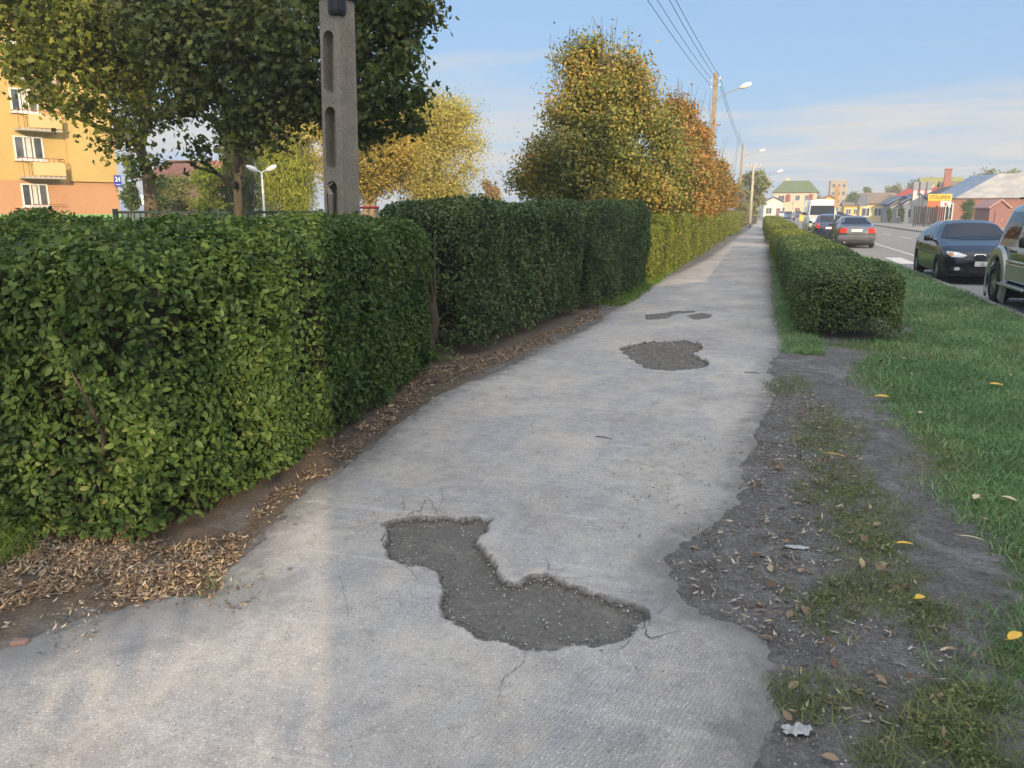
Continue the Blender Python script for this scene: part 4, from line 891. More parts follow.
def house(label, pos, rz, W_, D_, h, rh, wall, roof, name='house', hip=0., ridge='x', over=.4, wins=(), door=None, chim=None, cat='house', group=None, gablemat=None):
    """front wall at local y=0 facing -Y, house goes back to y=D_; ridge along x or y"""
    t = empty(name, pos, rz, label, cat, group)
    mb = MB(); mb.box((0, D_ / 2, h / 2), (W_, D_, h))
    if ridge == 'x' and hip == 0:
        for s in (-1, 1): mb.prism([(0, h), (D_, h), (D_ / 2, h + rh)], s * (W_ / 2 - .2), s * W_ / 2, 'X')
    if ridge == 'y' and hip == 0:
        for y0 in (0, D_ - .2): mb.prism([(-W_ / 2, h), (W_ / 2, h), (0, h + rh)], y0, y0 + .2, 'Y')
    mb.build('wall', wall, t)
    mb = MB(); o = over; th = .14
    if ridge == 'x':
        e = [(-W_ / 2 - o, -o, h), (W_ / 2 + o, -o, h), (W_ / 2 + o, D_ + o, h), (-W_ / 2 - o, D_ + o, h)]; rd = [(-W_ / 2 - o + hip, D_ / 2, h + rh), (W_ / 2 + o - hip, D_ / 2, h + rh)]
        fs = [(e[0], e[1], rd[1], rd[0]), (e[2], e[3], rd[0], rd[1])] + ([(e[1], e[2], rd[1]), (e[3], e[0], rd[0])] if hip else [])
    else:
        e = [(-W_ / 2 - o, -o, h), (W_ / 2 + o, -o, h), (W_ / 2 + o, D_ + o, h), (-W_ / 2 - o, D_ + o, h)]; rd = [(0, -o + hip, h + rh), (0, D_ + o - hip, h + rh)]
        fs = [(e[1], e[2], rd[1], rd[0]), (e[3], e[0], rd[0], rd[1])] + ([(e[0], e[1], rd[0]), (e[2], e[3], rd[1])] if hip else [])
    for f in fs:
        f = [Vector(p) + Vector((0, 0, .06)) for p in f]; n = (f[1] - f[0]).cross(f[2] - f[0]).normalized(); n = n if n.z > 0 else -n
        lo = [mb.bm.verts.new(p) for p in f]; hi = [mb.bm.verts.new(p + n * th) for p in f]; mb.bm.faces.new(lo[::-1]); mb.bm.faces.new(hi)
        for i in range(len(f)): mb.bm.faces.new([lo[i], lo[(i + 1) % len(f)], hi[(i + 1) % len(f)], hi[i]])
    rf = mb.build('roof', roof, t)
    if chim: mb = MB(); mb.box(chim[0], chim[1], bev=.04); mb.box((chim[0][0], chim[0][1], chim[0][2] + chim[1][2] / 2), (chim[1][0] * 1.15, chim[1][1] * 1.15, .15)); mb.build('chimney', chim[2], rf)
    for (x, z, ww, hh) in wins:
        f = MB(); f.box((x, -.03, z), (ww + .2, .08, hh + .2)); fo = f.build('window', M_WHITE, t); f = MB(); f.box((x, -.078, z), (ww, .02, hh)); f.build('pane', M_GLASS, fo)
        f = MB(); f.box((x, -.10, z), (.06, .03, hh)); f.build('mullion', M_WHITE, fo)
    if door: x, ww, hh, dm = door; f = MB(); f.box((x, -.04, hh / 2), (ww, .09, hh), bev=.01); d_ = f.build('door', dm, t); f = MB(); f.box((x + ww * .35, -.11, hh * .48), (.05, .05, .14)); f.build('handle', M_STEEL, d_)
    return t
def at0(px, D): p = P(px, 236, D); return (p.x, p.y, -.1)
M_CREAM = stucco('cream_render', (.62, .52, .36)); M_YW = stucco('yellow_wall', (.72, .50, .12)); M_WW = stucco('white_wall', (.68, .66, .62)); M_GREYW = stucco('grey_wall', (.33, .32, .32))
M_BRICK = brickm('red_brick', (.36, .16, .11), (.27, .11, .08)); M_BRICKP = brickm('pinkish_brick', (.42, .20, .16), (.34, .14, .12))
M_RRED = tile('red_roof', (.52, .085, .06)); M_RBLUE = tile('blue_grey_roof', (.13, .19, .30), 'metal'); M_RGRN = tile('green_roof', (.13, .17, .07)); M_ROLV = tile('olive_roof', (.30, .29, .10)); M_RBRN = tile('brown_roof', (.26, .20, .15)); M_RDK = tile('dark_roof', (.09, .10, .12)); M_RTIL = tile('faded_red_tiles', (.36, .15, .09))
M_SHED = plain('maroon_boards', (.23, .11, .10), .8)
m = Mat('weathered_sheet_roof', .55, .5); f = m.noise(.55, 6, .65); f2 = m.noise(5, 5); wv = m.n('TexWave', Scale=4); m.L.new(m.coord(), wv.inputs[0])
m.color(m.mix(.35, m.ramp(f, [(.35, (.30, .29, .28)), (.5, (.44, .42, .39)), (.66, (.66, .58, .44))]), m.ramp(f2, [(.3, (.28, .27, .27)), (.7, (.52, .49, .45))]))); m.bump(wv.outputs[0], .3, .04); M_SHEET = m.m

# red tiled house behind bushes on the left
house('long house with faded red roof behind the bushes on the left', at0(197, 85), YAW + .17, 9.5, 8, 4.7, 2.2, stucco('terracotta_wall', (.50, .28, .18)), M_RTIL, hip=2, wins=((-3, 2.6, 1.2, 1.4), (2.5, 2.6, 1.2, 1.4)), door=(0, 1, 2.1, M_SHED))
# houses closing the street
D = 190
house('two storey house with wide green roof at the end of the street', at0(792, 195), -.05, 10, 10, 5.8, 2.9, M_CREAM, M_RGRN, ridge='x', hip=2.5, wins=((-3.2, 4.6, 1.4, 1.2), (3, 4.6, 1.6, 1.2), (-3, 1.6, 1.6, 1.4), (3.1, 1.5, 1.8, 2.0), (.6, 4.6, 1.0, 1.2)), door=(.8, 1.1, 2.2, M_SHED), chim=((-2.2, 5.5, 8.9), (.7, .7, 1.4), M_CREAM))
p0 = P(792, 236, 195); bn = M_RED
for k, (xx, lb) in enumerate(((-1.6, 'left red banner hanging under the green roof'), (3.6, 'right red banner hanging under the green roof'))):
    q = empty('banner', (p0.x + xx, p0.y - .35, 4.5), -.05, lb, 'banner', 'red banners'); mb = MB(); n = 8
    for i in range(n): 
        a0, a1 = -.45 + .9 * i / n, -.45 + .9 * (i + 1) / n; w0_, w1_ = .05 * math.sin(i * 2.1), .05 * math.sin((i + 1) * 2.1)
        mb.poly([(a0, w0_, -.85), (a1, w1_, -.85), (a1, w1_, .85), (a0, w0_, .85)])
    o_ = mb.build('cloth', plain('red_cloth', (.32, .06, .06), .9), q); so = o_.modifiers.new('s', 'SOLIDIFY'); so.thickness = .02
house('white flat fronted shop with dark roof left of the green roofed house', at0(771, 185), .05, 4.2, 7, 3.4, 1.2, M_WW, M_RDK, ridge='y', wins=((-.9, 1.5, 1.2, 1.3),), door=(1.2, .9, 2.1, M_SHED))
house('small blue grey house at the end of the path', at0(764, 200), 0, 3.2, 6, 3.0, 1.5, stucco('blue_grey_wall', (.22, .28, .38)), M_RDK, ridge='y', wins=((0, 1.6, 1.3, 1.2),))
mb = MB(); tw = empty('tower_block', at0(834.5, 300), YAW * 0 + .0, 'plain tan tower block rising behind the white van', 'tower block'); mb.box((0, 4, 6.2), (6, 8, 12.4)); mb.build('wall', stucco('tan_render', (.42, .33, .22)), tw)
mb = MB(); mb.box((0, 4, 12.5), (6.4, 8.4, .35)); mb.build('roof', M_CONCL, tw)
for k in range(3):
    for s in range(4): f = MB(); f.box((-1.8 + 1.8 * k, -.04, 2 + 2.9 * s), (.9, .08, 1.2)); f.build('window', M_GLASS, tw)
house('narrow yellow house with orange gable behind the van', at0(826, 165), 0, 2.6, 6, 3.7, .9, M_YW, M_RTIL, ridge='y', wins=((0, 2.2, .9, 1.1),))
house('small bright yellow house left of the yellow house with brown roof', at0(849.5, 150), 0, 2.8, 6, 2.4, .6, M_YW, M_RBRN, ridge='x', wins=((-.6, 1.4, .8, .9), (.7, 1.4, .7, .9)))
house('long pale yellow house with brown grey roof across the street', at0(876, 118), -.05, 5.2, 7, 2.5, 1.6, stucco('pale_yellow_wall', (.74, .58, .26)), M_RBRN, ridge='x', hip=.6, wins=((-1.7, 1.4, .9, 1.1), (-.1, 1.4, .9, 1.1), (1.6, 1.4, .8, 1.1)), door=(.75, .7, 2.0, M_SHED))
house('house with bright red roof in the row across the street', at0(903, 112), R(-55), 6.5, 6.5, 2.6, 2.0, M_GREYW, M_RRED, ridge='x', wins=((-1.6, 1.5, 1, 1.1), (1.4, 1.5, 1, 1.1)), door=(0, .9, 2.0, M_SHED), chim=((.8, 3.2, 4.7), (.4, .4, .8), M_WW))
house('small house with blue grey gable roof below the red roof', at0(899, 100), 0, 2.9, 6, 2.3, 1.0, M_GREYW, M_RBLUE, ridge='y', wins=((0, 1.4, .9, 1.0),))
house('low house with blue grey roof beside the three grey stacks', at0(914, 98), 0, 3.2, 6, 2.4, 1.2, M_WW, M_RBLUE, ridge='y', wins=((-.6, 1.3, .7, 1.0),), door=(.7, .8, 1.9, M_SHED))
house('house with olive yellow roof behind the yellow sign', at0(939, 118), 0, 5.2, 8, 4.0, 2.4, M_CREAM, M_ROLV, ridge='x', wins=((-1.2, 2.6, 1, 1),))
house('narrow house with dark gabled roof right behind the yellow sign', at0(947, 104), 0, 4.6, 6, 3.1, 1.5, M_BRICKP, M_RDK, ridge='y', wins=((0, 2, 1, 1),))
house('cream house with tall brick chimney behind the blue roof', at0(962, 112), -.1, 6.2, 7, 4.3, 1.3, M_CREAM, M_RBRN, ridge='x', wins=((-1.2, 3.2, 1, 1), (1.5, 3.2, 1, 1)), chim=((-2.6, 1.2, 6.1), (.85, .85, 2.6), M_BRICK))
# brick building with big sheet roof
pL = P(945, 236, 88); pR = P(1045, 236, 84)
bb = empty('brick_building', (P(1000, 236, 86).x, P(1000, 236, 86).y, -.1), R(-14), 'red brick building with blue grey and weathered sheet roof at the right edge', 'brick building')
hw = 6.6; ev = 2.95; rg = 5.7; dp = 12
mb = MB(); mb.box((0, dp / 2, ev / 2), (hw * 2, dp, ev)); mb.build('wall', M_BRICK, bb)
e = [Vector(p) for p in ((-hw - .3, -.3, ev), (hw + 3, -.3, ev), (hw + 3, dp + .3, ev), (-hw - .3, dp + .3, ev))]; r1 = Vector((-.9, dp / 2, rg)); r2 = Vector((hw + 1, dp / 2, rg))
def slab(name, f, mat, par, th=.1):
    mb = MB(); n = (f[1] - f[0]).cross(f[2] - f[0]).normalized(); n = n if n.z > 0 else -n; lo = [mb.bm.verts.new(p) for p in f]; hi = [mb.bm.verts.new(p + n * th) for p in f]
    mb.bm.faces.new(lo[::-1]); mb.bm.faces.new(hi)
    for i in range(len(f)): mb.bm.faces.new([lo[i], lo[(i + 1) % len(f)], hi[(i + 1) % len(f)], hi[i]])
    return mb.build(name, mat, par)
slab('sheet_roof', [e[0] + Vector((2.2, 0, 0)), e[1], r2, r1], M_SHEET, bb); slab('blue_roof', [e[0], e[0] + Vector((2.19, 0, 0)), r1, Vector((-3.6, dp / 2, rg - .2)), e[3]][:4], M_RBLUE, bb); slab('back_roof', [e[2], e[3], r1, r2], M_RBLUE, bb); slab('side_roof', [e[3], e[0], Vector((-3.6, dp / 2, rg - .2))], M_RBLUE, bb)
for x in (-5.2, -1.2): 
    f = MB(); f.box((x, -.04, 1.5), (.8, .1, 1.9)); fo = f.build('window', M_WHITE, bb); f = MB(); f.box((x, -.1, 1.5), (.6, .02, 1.7)); f.build('pane', M_GLASS, fo)
house('maroon boarded garden shed with pinkish roof in front of the brick building', at0(996, 72), R(20), 1.8, 2.2, 1.75, .75, M_SHED, tile('pink_sheet', (.42, .24, .22)), ridge='y', over=.15, door=(0, .8, 1.6, M_SHED), name='garden_shed', cat='shed')
round_tree('bush', 'dark green bush against the brick wall, left of the maroon shed', 967, 78, 199, 8, M_H4, 3500, .14, 222, 12, cat='bush', seed=71, r0=.05, clump=.25)
for k, (px, lb) in enumerate(((890, 'left dark conical shrub before the house row'), (902, 'right dark conical shrub before the house row'))):
    round_tree('conical_shrub', lb, px, 92, 206, 3.2, M_H2, 1500, .16, 222, 8, cat='shrub', seed=75 + k, r0=.04, clump=.14, group='conical shrubs across the street')
# yellow shop sign
sp = P(935.5, 236, 80); zb_, zt_ = P(935, 208.5, 80).z, P(935, 194, 80).z; sw = 2.12
t = empty('shop_sign', (sp.x, sp.y, 0), YAW * 0 - R(12), 'yellow board reading STOLARKA above red and white panels on posts', 'sign'); zmid = (zb_ + zt_) / 2 + .05
mb = MB(); mb.box((0, 0, (zmid + zt_) / 2), (sw, .06, zt_ - zmid), bev=.01); bd = mb.build('yellow_board', plain('sign_yellow', (.85, .55, .05), .5, 0, .04), t)
mb = MB(); mb.box((-.5, 0, (zb_ + zmid) / 2 - .005), (sw * .52, .06, zmid - zb_ - .02), bev=.01); mb.build('red_panel', plain('sign_red', (.68, .16, .06), .5, 0, .1), t)
mb = MB(); mb.box((.57, 0, (zb_ + zmid) / 2 + .04), (sw * .44, .06, zmid - zb_ - .14), bev=.01); wp = mb.build('white_panel', M_WHITE, t); mb = MB(); mb.box((.57, -.035, (zb_ + zmid) / 2 + .04), (.12, .01, .3)); mb.box((.57, -.035, (zb_ + zmid) / 2 + .04), (.3, .01, .1)); mb.build('red_mark', M_RED, wp)
text('lettering', 'STOLARKA', .50, (0, -.035, (zmid + zt_) / 2), (PI / 2, 0, 0), plain('sign_ink', (.16, .07, .02), .6), t, .003, .72, .012)
mb = MB(); mb.tube([(-.95, .06, -.1), (-.95, .06, zt_)], .05, 8); mb.tube([(.95, .06, -.1), (.95, .06, zt_)], .05, 8); mb.build('post', M_STEEL, t)
# dark fence and gate below the sign
def fence(label, A, B_, h, post_every, mat, rails=(.2, .9), bars=.14, name='fence', br=.02, cat='fence'):
    A, B_ = Vector(A), Vector(B_); ln = (B_ - A).length; t = empty(name, A, math.atan2((B_ - A).y, (B_ - A).x), label, cat); n = max(1, round(ln / post_every))
    for i in range(n + 1): mb = MB(); mb.box((ln * i / n, 0, h / 2), (.09, .09, h + .1), bev=.01); mb.build('post', mat, t)
    mb = MB()
    for r in rails: mb.box((ln / 2, 0, h * r), (ln, .04, .05))
    x = bars
    while x < ln: mb.box((x, .025, h * .52), (br, br, h * .92)); x += bars
    mb.build('railing', mat, t); return t
M_DKG = plain('dark_green_paint', (.02, .05, .04), .6); M_DK = plain('black_fence_paint', (.02, .02, .024), .7)
a, b = P(912, 236, 76), P(944, 236, 76); fence('tall black fence below the yellow shop sign', (a.x, a.y, -.02), (b.x, b.y, -.02), 2.0, 1.0, M_DK, bars=.22, br=.09)
a, b = P(118, 236, 17), P(322, 236, 17); fence('dark green metal fence just showing above the near hedge', (a.x, a.y, 0), (b.x, b.y, 0), 1.575, 2.2, M_DKG, (.1, .985), .13)
a, b = P(748, 236, 95), P(760, 236, 80); fence('reddish board fence beside the far end of the path', (-2.1, 80, 0), (-1.9, 118, 0), 1.4, 2.5, plain('red_boards', (.35, .13, .07), .8), bars=.3, br=.22)
# three grey stacks (utility cabinets on a frame) in front of the row
for k, (px, lb) in enumerate(((913, 'left'), (920, 'middle'), (927, 'right'))):
    t = empty('metal_chimney', at0(px, 96), 0, f'{lb} grey chimney box of the three above the blue roofs', 'chimney', 'grey chimney boxes'); mb = MB(); mb.box((0, 2, 2.2), (.45, .45, 4.6)); mb.build('flue', M_STEEL, t)
    mb = MB(); mb.box((0, 2, 4.6), (.62, .62, 1.0), bev=.05); mb.build('cap', plain('grey_cowl', (.24, .25, .28), .7), t)
t = empty('blue_sign', at0(860, 112), 0, 'dark blue square board on a post left of the pale yellow house', 'sign'); mb = MB(); mb.box((0, 0, 3.0), (1.1, .1, 1.5), bev=.02); mb.build('board', plain('navy_board', (.12, .14, .2), .6), t); mb = MB(); mb.tube([(0, .1, 0), (0, .1, 3)], .07, 8); mb.build('post', M_STEEL, t)
t = empty('barrier', P(366, 236, 22).to_2d().to_3d(), YAW, 'red barrier bar between the concrete pole and the dark hedge', 'barrier'); zb_ = P(366, 207.5, 22).z
mb = MB(); mb.tube([(-.55, 0, zb_), (.4, 0, zb_)], .035, 8); mb.build('bar', plain('red_paint', (.45, .03, .03), .5), t)
for s in (-.5, .35): mb = MB(); mb.tube([(s, .04, 0), (s, .04, zb_)], .03, 8); mb.build('post', M_STEEL, t)
t = empty('notice_board', P(149, 236, 30).to_2d().to_3d(), YAW, 'small white notice board on legs right of the maple trunk', 'sign'); z_ = P(149, 200, 30).z
mb = MB(); mb.box((0, 0, z_), (.28, .04, .36), bev=.01); mb.build('board', M_WHITE, t); mb = MB(); mb.tube([(0, .04, 0), (0, .04, z_)], .025, 6); mb.build('post', M_STEEL, t)

# ------------------------------------------------------------------ vehicles
def smooth1(a, k=2):
    for _ in range(k):
        b = a.copy(); b[1:-1] = (a[:-2] + 2 * a[1:-1] + a[2:]) / 4; a = b
    return a
def car_body(Lc, top, belt, width, wtop, zb, wheels, wr, mat, parent, name='body', side_z=.55, nu=150, cham=.06):
    """length runs along +Y from the front bumper at y=0; top/belt/width/wtop/zb: (y,value) key lists"""
    u = np.linspace(0, Lc, nu); I = lambda k: smooth1(np.interp(u, *zip(*k)), 3)
    T, Bt, Wd, Wt, Zb = I(top), I(belt), I(width), I(wtop), I(zb)
    rows = []
    for i in range(nu):
        w_, wt, t_, b_, z0 = Wd[i], Wt[i], T[i], Bt[i], Zb[i]
        pr = [(0, z0), (w_ * .86, z0), (w_ * .97, z0 + .06), (w_ * 1.0, z0 + .3 * (b_ - z0)), (w_ * 1.0, z0 + .62 * (b_ - z0)), (w_ * .985, z0 + .86 * (b_ - z0)), (w_ * .95, b_)]
        g = max(0, t_ - b_)
        pr += [(wt + (w_ * .95 - wt) * .5, b_ + g * .5), (wt, b_ + g * .86), (wt * .9, b_ + g * .965), (wt * .5, t_ + .012), (0, t_ + .02)]
        pr = np.array(pr); seg = np.r_[0, np.cumsum(np.hypot(*np.diff(pr, axis=0).T))]
        keep = [0, 8, 12, 18, 24, 30, 36, 44, 52, 56, 62, 68]; par = np.interp(np.arange(69), keep, np.arange(12)); x = np.interp(par, np.arange(12), pr[:, 0]); z = np.interp(par, np.arange(12), pr[:, 1])
        x = smooth1(x, 3); z = smooth1(z, 3); rows.append(np.stack([x, z], 1))
    rows = np.array(rows); nv = rows.shape[1]
    V = np.zeros((nu, 2 * nv - 1, 3)); V[:, :nv, 0] = rows[:, :, 0]; V[:, :nv, 2] = rows[:, :, 1]; V[:, nv:, 0] = -rows[:, -2::-1, 0]; V[:, nv:, 2] = rows[:, -2::-1, 1]; V[:, :, 1] = u[:, None]
    m2 = V.shape[1]
    # wheel openings
    keep = np.ones((nu - 1, m2 - 1), bool)
    cy = (V[:-1, :-1] + V[1:, 1:]) / 2
    for yc in wheels:
        d = np.hypot(V[:, :, 1] - yc, V[:, :, 2] - wr * .98); side = np.abs(V[:, :, 0]) > .5; rr = wr * 1.17
        near = side & (np.abs(d - rr) < .035) & (V[:, :, 2] < .95 * Bt[:, None]); k = np.where(near, rr / np.maximum(d, 1e-6), 1)
        V[:, :, 1] = yc + (V[:, :, 1] - yc) * k; V[:, :, 2] = np.where(near, wr * .98 + (V[:, :, 2] - wr * .98) * k, V[:, :, 2])
        dc = np.hypot(cy[:, :, 1] - yc, cy[:, :, 2] - wr * .98); keep &= ~((dc < rr) & (np.abs(cy[:, :, 0]) > .42) & (cy[:, :, 2] < rr * 2))
    idx = np.arange(nu * m2).reshape(nu, m2); Fq = np.stack([idx[:-1, :-1], idx[:-1, 1:], idx[1:, 1:], idx[1:, :-1]], -1)[keep]
    mb = MB(); vs = [mb.bm.verts.new(p) for p in V.reshape(-1, 3)]
    for f in Fq: mb.bm.faces.new([vs[i] for i in f[::-1]])
    for row in (0, nu - 1):
        try: mb.bm.faces.new([vs[i] for i in idx[row]])
        except Exception: pass
    bmesh.ops.delete(mb.bm, geom=[v for v in mb.bm.verts if not v.link_faces], context='VERTS')
    bmesh.ops.recalc_face_normals(mb.bm, faces=mb.bm.faces)
    bvh = BVHTree.FromBMesh(mb.bm)
    o = mb.build(name, mat, parent, True, norm=False)
    return o, bvh
def decal(bvh, pts, axis, sgn, mat, name, parent, off=.006, cuts=3, lim=None):
    """lay a shape onto the bodywork. axis 'Y': pts (x,z) thrown along Y; axis 'X': pts (y,z) thrown along X"""
    bm = bmesh.new(); vs = [bm.verts.new((p[0], p[1], 0)) for p in pts]; bm.faces.new(vs); bmesh.ops.triangulate(bm, faces=bm.faces)
    for _ in range(cuts): bmesh.ops.subdivide_edges(bm, edges=bm.edges, cuts=1, use_grid_fill=True)
    bmesh.ops.triangulate(bm, faces=bm.faces)
    last = None; miss = []
    for v in bm.verts:
        a, b = v.co.x, v.co.y
        if axis == 'Y': o = Vector((a, sgn * 20, b)); d = Vector((0, -sgn, 0))
        else: o = Vector((sgn * 20, a, b)); d = Vector((-sgn, 0, 0))
        hit, nr, _, _ = bvh.ray_cast(o, d)
        if hit is None: miss.append((v, a, b)); continue
        if nr.dot(d) > 0: nr = -nr
        v.co = hit + nr * off; last = v.co.copy()
    for v, a, b in miss:
        q = bvh.find_nearest(Vector((a, sgn * 2 if last is None else last.y, b)) if axis == 'Y' else Vector((sgn * .8 if last is None else last.x, a, b)))[0]; v.co = q
    bmesh.ops.recalc_face_normals(bm, faces=bm.faces)
    me = bpy.data.meshes.new(name); bm.to_mesh(me); bm.free(); me.materials.append(mat); me.polygons.foreach_set('use_smooth', np.ones(len(me.polygons), bool))
    o = bpy.data.objects.new(name, me); C.objects.link(o); o.parent = parent; return o
def wheel(parent, x, y, r, wd, s, spokes=5, mat=None):
    wl = empty('wheel', (x, y, r)); wl.parent = parent; mb = MB()
    mb.lathe([(-wd / 2, r * .62), (-wd / 2, r * .86), (-wd * .42, r * .96), (-wd * .25, r), (wd * .25, r), (wd * .42, r * .96), (wd / 2, r * .86), (wd / 2, r * .62), (-wd / 2, r * .62)], (0, 0, 0), 'X', 36); mb.build('tyre', M_RUBBER, wl, True)
    mb = MB(); q = s * wd * .44; mb.lathe([(q, r * .66), (q * .9, r * .60), (-q * .3, r * .58)], (0, 0, 0), 'X', 36); mb.lathe([(q * .93, 0), (q * .93, r * .13), (q * .75, r * .15)], (0, 0, 0), 'X', 18)
    for k in range(spokes):
        a = 2 * PI * k / spokes + .3; M = Matrix.Rotation(a, 4, 'X') @ Matrix.Translation((q * .82, 0, r * .35)); mb.box((0, 0, 0), (.03, r * .16, r * .5), rot=M)
    mb.build('rim', mat or M_ALLOY, wl); mb = MB(); mb.lathe([(q * .1, 0), (q * .1, r * .6)], (0, 0, 0), 'X', 24); mb.build('brake_disc', M_PLASTIC, wl)
def underbody(parent, Lc, w_, wheels, wr, z=.2):
    mb = MB(); mb.box((0, Lc / 2, z + .16), (w_ * 2 * .62, Lc * .94, .28))
    for yc in wheels: mb.lathe([(-w_ * .93, wr * 1.16), (w_ * .93, wr * 1.16)], (0, yc, wr), 'X', 28)
    for yc in wheels:
        for s in (-1, 1): mb.lathe([(s * w_ * .60, 0), (s * w_ * .60, wr * 1.17)], (0, yc, wr), 'X', 28)
    # keep only upper half of arch liners
    for v in list(mb.bm.verts):
        if v.co.z < .12: v.co.z = .12
    mb.build('underbody', M_PLASTIC, parent)
def rrect(cx_, cz, w_, h_, r=.25, n=4):
    o = []; rr = min(w_, h_) * r
    for qx, qz, a0 in ((1, 1, 0), (-1, 1, PI / 2), (-1, -1, PI), (1, -1, 1.5 * PI)):
        for k in range(n + 1): a = a0 + PI / 2 * k / n; o.append((cx_ + qx * (w_ / 2 - rr) + rr * math.cos(a), cz + qz * (h_ / 2 - rr) + rr * math.sin(a)))
    return o
def paint(name, c, metal=.4, rough=.28):
    m = Mat(name, rough, .5); f = m.noise(2.5, 4); m.color(m.ramp(f, [(.3, tuple(x * .9 for x in c)), (.7, tuple(x * 1.1 for x in c))])); m.b.inputs['Metallic'].default_value = metal; m.b.inputs['Coat Weight'].default_value = 1; m.b.inputs['Coat Roughness'].default_value = .03; return m.m
def mirror(parent, x, y, z, s, mat, glass=True, sz=1):
    mb = MB(); mb.box((x + s * .11 * sz, y, z), (.2 * sz, .11 * sz, .14 * sz), bev=.035 * sz); mb.box((x + s * .0, y + .01, z - .05), (.08, .05, .04)); o = mb.build('wing_mirror', mat, parent, True); return o
def plate(bvh, parent, z, sgn, txt, x=0, w_=.50, yy=None):
    mb = MB(); hit = bvh.ray_cast(Vector((x, sgn * 20, z)), Vector((0, -sgn, 0)))[0]; y = hit.y + sgn * .02
    mb.box((x, y, z), (w_, .012, .11), bev=.003); p = mb.build('number_plate', M_WHITE, parent); k = -1 if sgn < 0 else 1
    mb = MB(); mb.box((x + k * -w_ * .46 * (-1 if sgn > 0 else 1) * (1 if sgn < 0 else 1) * (1), y + sgn * .008, z), (w_ * .08, .003, .10)); mb.build('blue_band', M_BLUE, p)
    if txt: text('plate_text', txt, .115, (x + .02, y + sgn * .009, z), (PI / 2, 0, 0 if sgn < 0 else PI), M_BLACK, p, .001, .85)
    return p
def side_windows(bvh, parent, polys, mat=M_CGLASS):
    for s in (-1, 1):
        for pl in polys: decal(bvh, pl, 'X', s, mat, 'side_window', parent, .005)

# ---- black hatchback facing the camera
def hatchback():
    t = empty('hatchback_car', (4.90, 20.15, -.09), 0, 'black hatchback with chrome ringed kidney shaped grille facing the camera by the kerb', 'car', 'cars parked along the kerb')
    W_ = .885; Lc = 4.33
    bp = paint('black_car_paint', (.004, .006, .012), .0, .25); bp.node_tree.nodes['Principled BSDF'].inputs['Coat Weight'].default_value = .55; bp.node_tree.nodes['Principled BSDF'].inputs['Specular IOR Level'].default_value = .3
    body, bvh = car_body(Lc, [(0, .66), (.12, .74), (.5, .87), (1.15, .99), (1.25, 1.01), (1.9, 1.36), (2.3, 1.43), (3.1, 1.42), (3.75, 1.34), (4.1, 1.05), (4.25, .95), (4.33, .85)],
        [(0, .60), (.15, .70), (.6, .83), (1.2, .93), (2.5, .96), (4.0, .99), (4.33, .82)],
        [(0, .66), (.08, .76), (.25, .84), (.6, .885), (3.7, .885), (4.15, .83), (4.33, .72)],
        [(0, .56), (.3, .70), (1.2, .76), (1.9, .60), (2.4, .575), (3.6, .56), (4.1, .60), (4.33, .6)],
        [(0, .20), (.5, .17), (3.8, .19), (4.33, .28)], (.78, 3.47), .315, bp, t)
    for y in (.78, 3.47):
        for s in (-1, 1): wheel(t, s * (W_ - .11), y, .315, .21, s, 5)
    underbody(t, Lc, W_, (.78, 3.47), .315)
    decal(bvh, [(-.66, 1.02), (-.30, 1.0), (.30, 1.0), (.66, 1.02), (.56, 1.33), (.3, 1.365), (-.3, 1.365), (-.56, 1.33)], 'Y', -1, M_CGLASS, 'windshield', t, .006)
    side_windows(bvh, t, ([(1.62, 1.02), (2.42, 1.02), (2.42, 1.33), (2.15, 1.33), (1.95, 1.27)], [(2.5, 1.02), (3.2, 1.03), (3.12, 1.32), (2.5, 1.33)], [(3.28, 1.05), (3.62, 1.1), (3.45, 1.26), (3.22, 1.3)]))
    for s in (-1, 1):
        decal(bvh, [(s * x, z) for x, z in ((.42, .67), (.50, .625), (.72, .63), (.80, .70), (.79, .75), (.60, .735))], 'Y', -1, M_CLEAR, 'headlight', t, .010)
        h = [c for c in t.children if c.name.startswith('headlight')][-1]
        decal(bvh, rrect(s * .72, .69, .09, .07, .5), 'Y', -1, M_AMB if s < 0 else M_CLEAR, 'bulb', h, .016, 1)
        decal(bvh, rrect(s * .64, .69, .07, .06, .5), 'Y', -1, M_CHROME, 'bulb', h, .016, 1)
        g_ = decal(bvh, rrect(s * .155, .625, .27, .145, .45), 'Y', -1, M_CHROME, 'grille', t, .012, 2); decal(bvh, rrect(s * .155, .625, .235, .11, .45), 'Y', -1, M_BLACK, 'grille_mesh', g_, .020, 2)
        decal(bvh, rrect(s * .60, .37, .12, .075, .5), 'Y', -1, M_CLEAR, 'fog_light', t, .012, 2)
        decal(bvh, [(s * .42, .30), (s * .74, .33), (s * .72, .44), (s * .50, .40)], 'Y', -1, M_PLASTIC, 'bumper_vent', t, .006, 2)
        mirror(t, s * .84, 1.72, 1.01, s, bp)
    decal(bvh, rrect(0, .345, .74, .13, .3), 'Y', -1, M_PLASTIC, 'lower_grille', t, .008, 2)
    plate(bvh, t, .485, -1, 'LL 4821')
    for s in (-1, 1):
        for y in (1.9, 2.75): mb = MB(); mb.box((s * (W_ + .003), y + .35, .83), (.03, .2, .03), bev=.01); mb.build('door_handle', bp, t)
    return t
hatchback()
